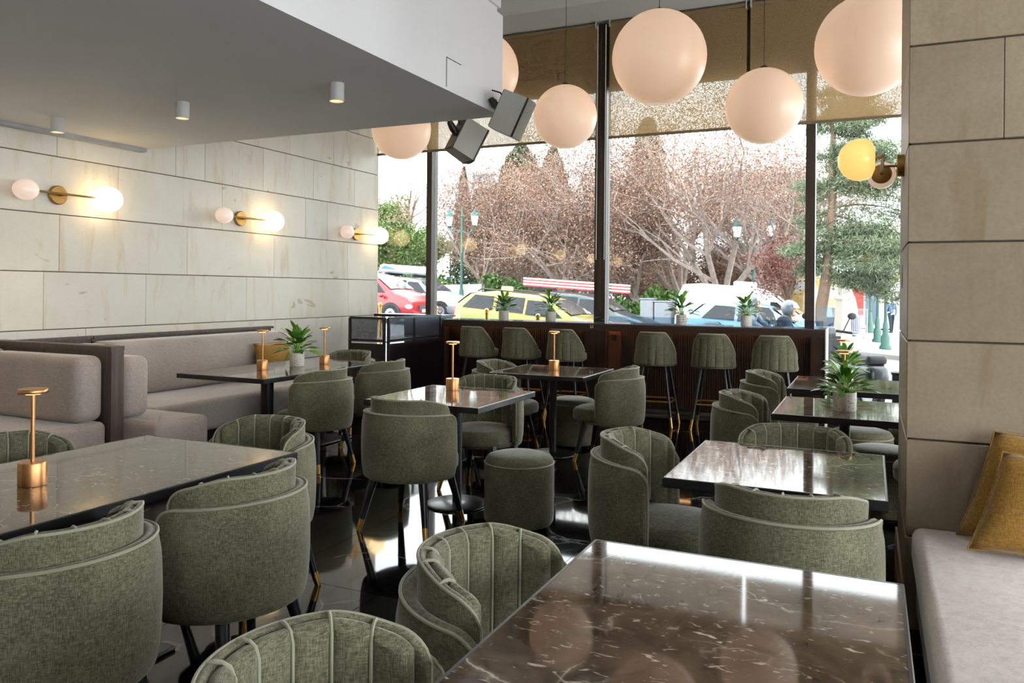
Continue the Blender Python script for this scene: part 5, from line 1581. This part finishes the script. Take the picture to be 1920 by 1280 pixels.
MB().box(-1.6, 1.6, 0, 2.0, 0, 2.6).build('walls', bw, e, smooth=False)
MB().box(-1.75, 1.75, -0.3, 2.1, 2.6, 2.8).build('roof', simple('kiosk_roof', (214, 96, 88), 0.6), e, smooth=False)
MB().box(-0.5, 0.5, -0.05, 0.0, 0.7, 2.1).build('poster', simple('poster_red', (206, 60, 58), 0.5), e, smooth=False)
for k, x in enumerate((-1.3, 0.9)): MB().box(x-0.3, x+0.3, -0.04, 0.0, 0.2, 2.2).build('window', bg_, e, smooth=False)
def walker(px, Y, rz, lab, top):
    X = px_x(px, Y); e = empty('person', (X, Y, zg(X)+0.12), rz, lab, 'person')
    J = [((0, 0, 0.95), 0.14), ((0, 0, 1.2), 0.14), ((0, 0, 1.40), 0.11), ((0, 0, 1.52), 0.06), ((0.19, 0, 1.38), 0.06), ((0.25, 0.03, 1.1), 0.05), ((0.24, 0.1, 0.85), 0.04), ((-0.19, 0, 1.38), 0.06), ((-0.25, 0.05, 1.1), 0.05), ((-0.24, 0.12, 0.85), 0.04)]
    skin_body('coat', J, [(0, 1), (1, 2), (2, 3), (2, 4), (4, 5), (5, 6), (2, 7), (7, 8), (8, 9)], top, e)
    for s in (-1, 1):
        skin_body('trouser_leg', [((s*0.09, 0, 0.95), 0.10), ((s*0.10, s*0.10, 0.5), 0.075), ((s*0.10, s*0.16, 0.06), 0.05)], [(0, 1), (1, 2)], M['jeans'], e)
        MB().rbox(s*0.10-0.05, s*0.10+0.05, s*0.16-0.06, s*0.16+0.19, 0.0, 0.09, 0.035, 2).build('shoe', M['trim_black'], e)
    MB().ell((0, 0.01, 1.64), (0.08, 0.10, 0.12), 12, 8).ell((0, 0.11, 1.63), (0.015, 0.02, 0.02), 6, 4).build('head', M['skin'], e)
    MB().ell((0, -0.015, 1.67), (0.088, 0.10, 0.11), 12, 8).build('hair', M['bark_dark'], e)
walker(1672, 44, 0.4, 'person in a blue coat walking far away beside the right pillar', simple('blue_coat', (86, 112, 160), 0.7))
walker(1664, 47, 2.6, 'person in a dark coat far away left of the blue-coated walker', M['jacket'])
# dark menu stand at the window edge by the pillar
X = px_x(1684, 9.3)
e = empty('menu_stand', (X+0.02, 9.3, 0), 0, 'dark square stand by the window beside the right pillar', 'stand')
MB().rbox(-0.07, 0.20, -0.10, 0.10, 0.0, 0.62, 0.01, 2).build('body', M['black_metal'], e)
MB().box(-0.08, 0.21, -0.11, 0.11, 0.62, 0.64).build('top_plate', M['black_metal'], e, smooth=False)
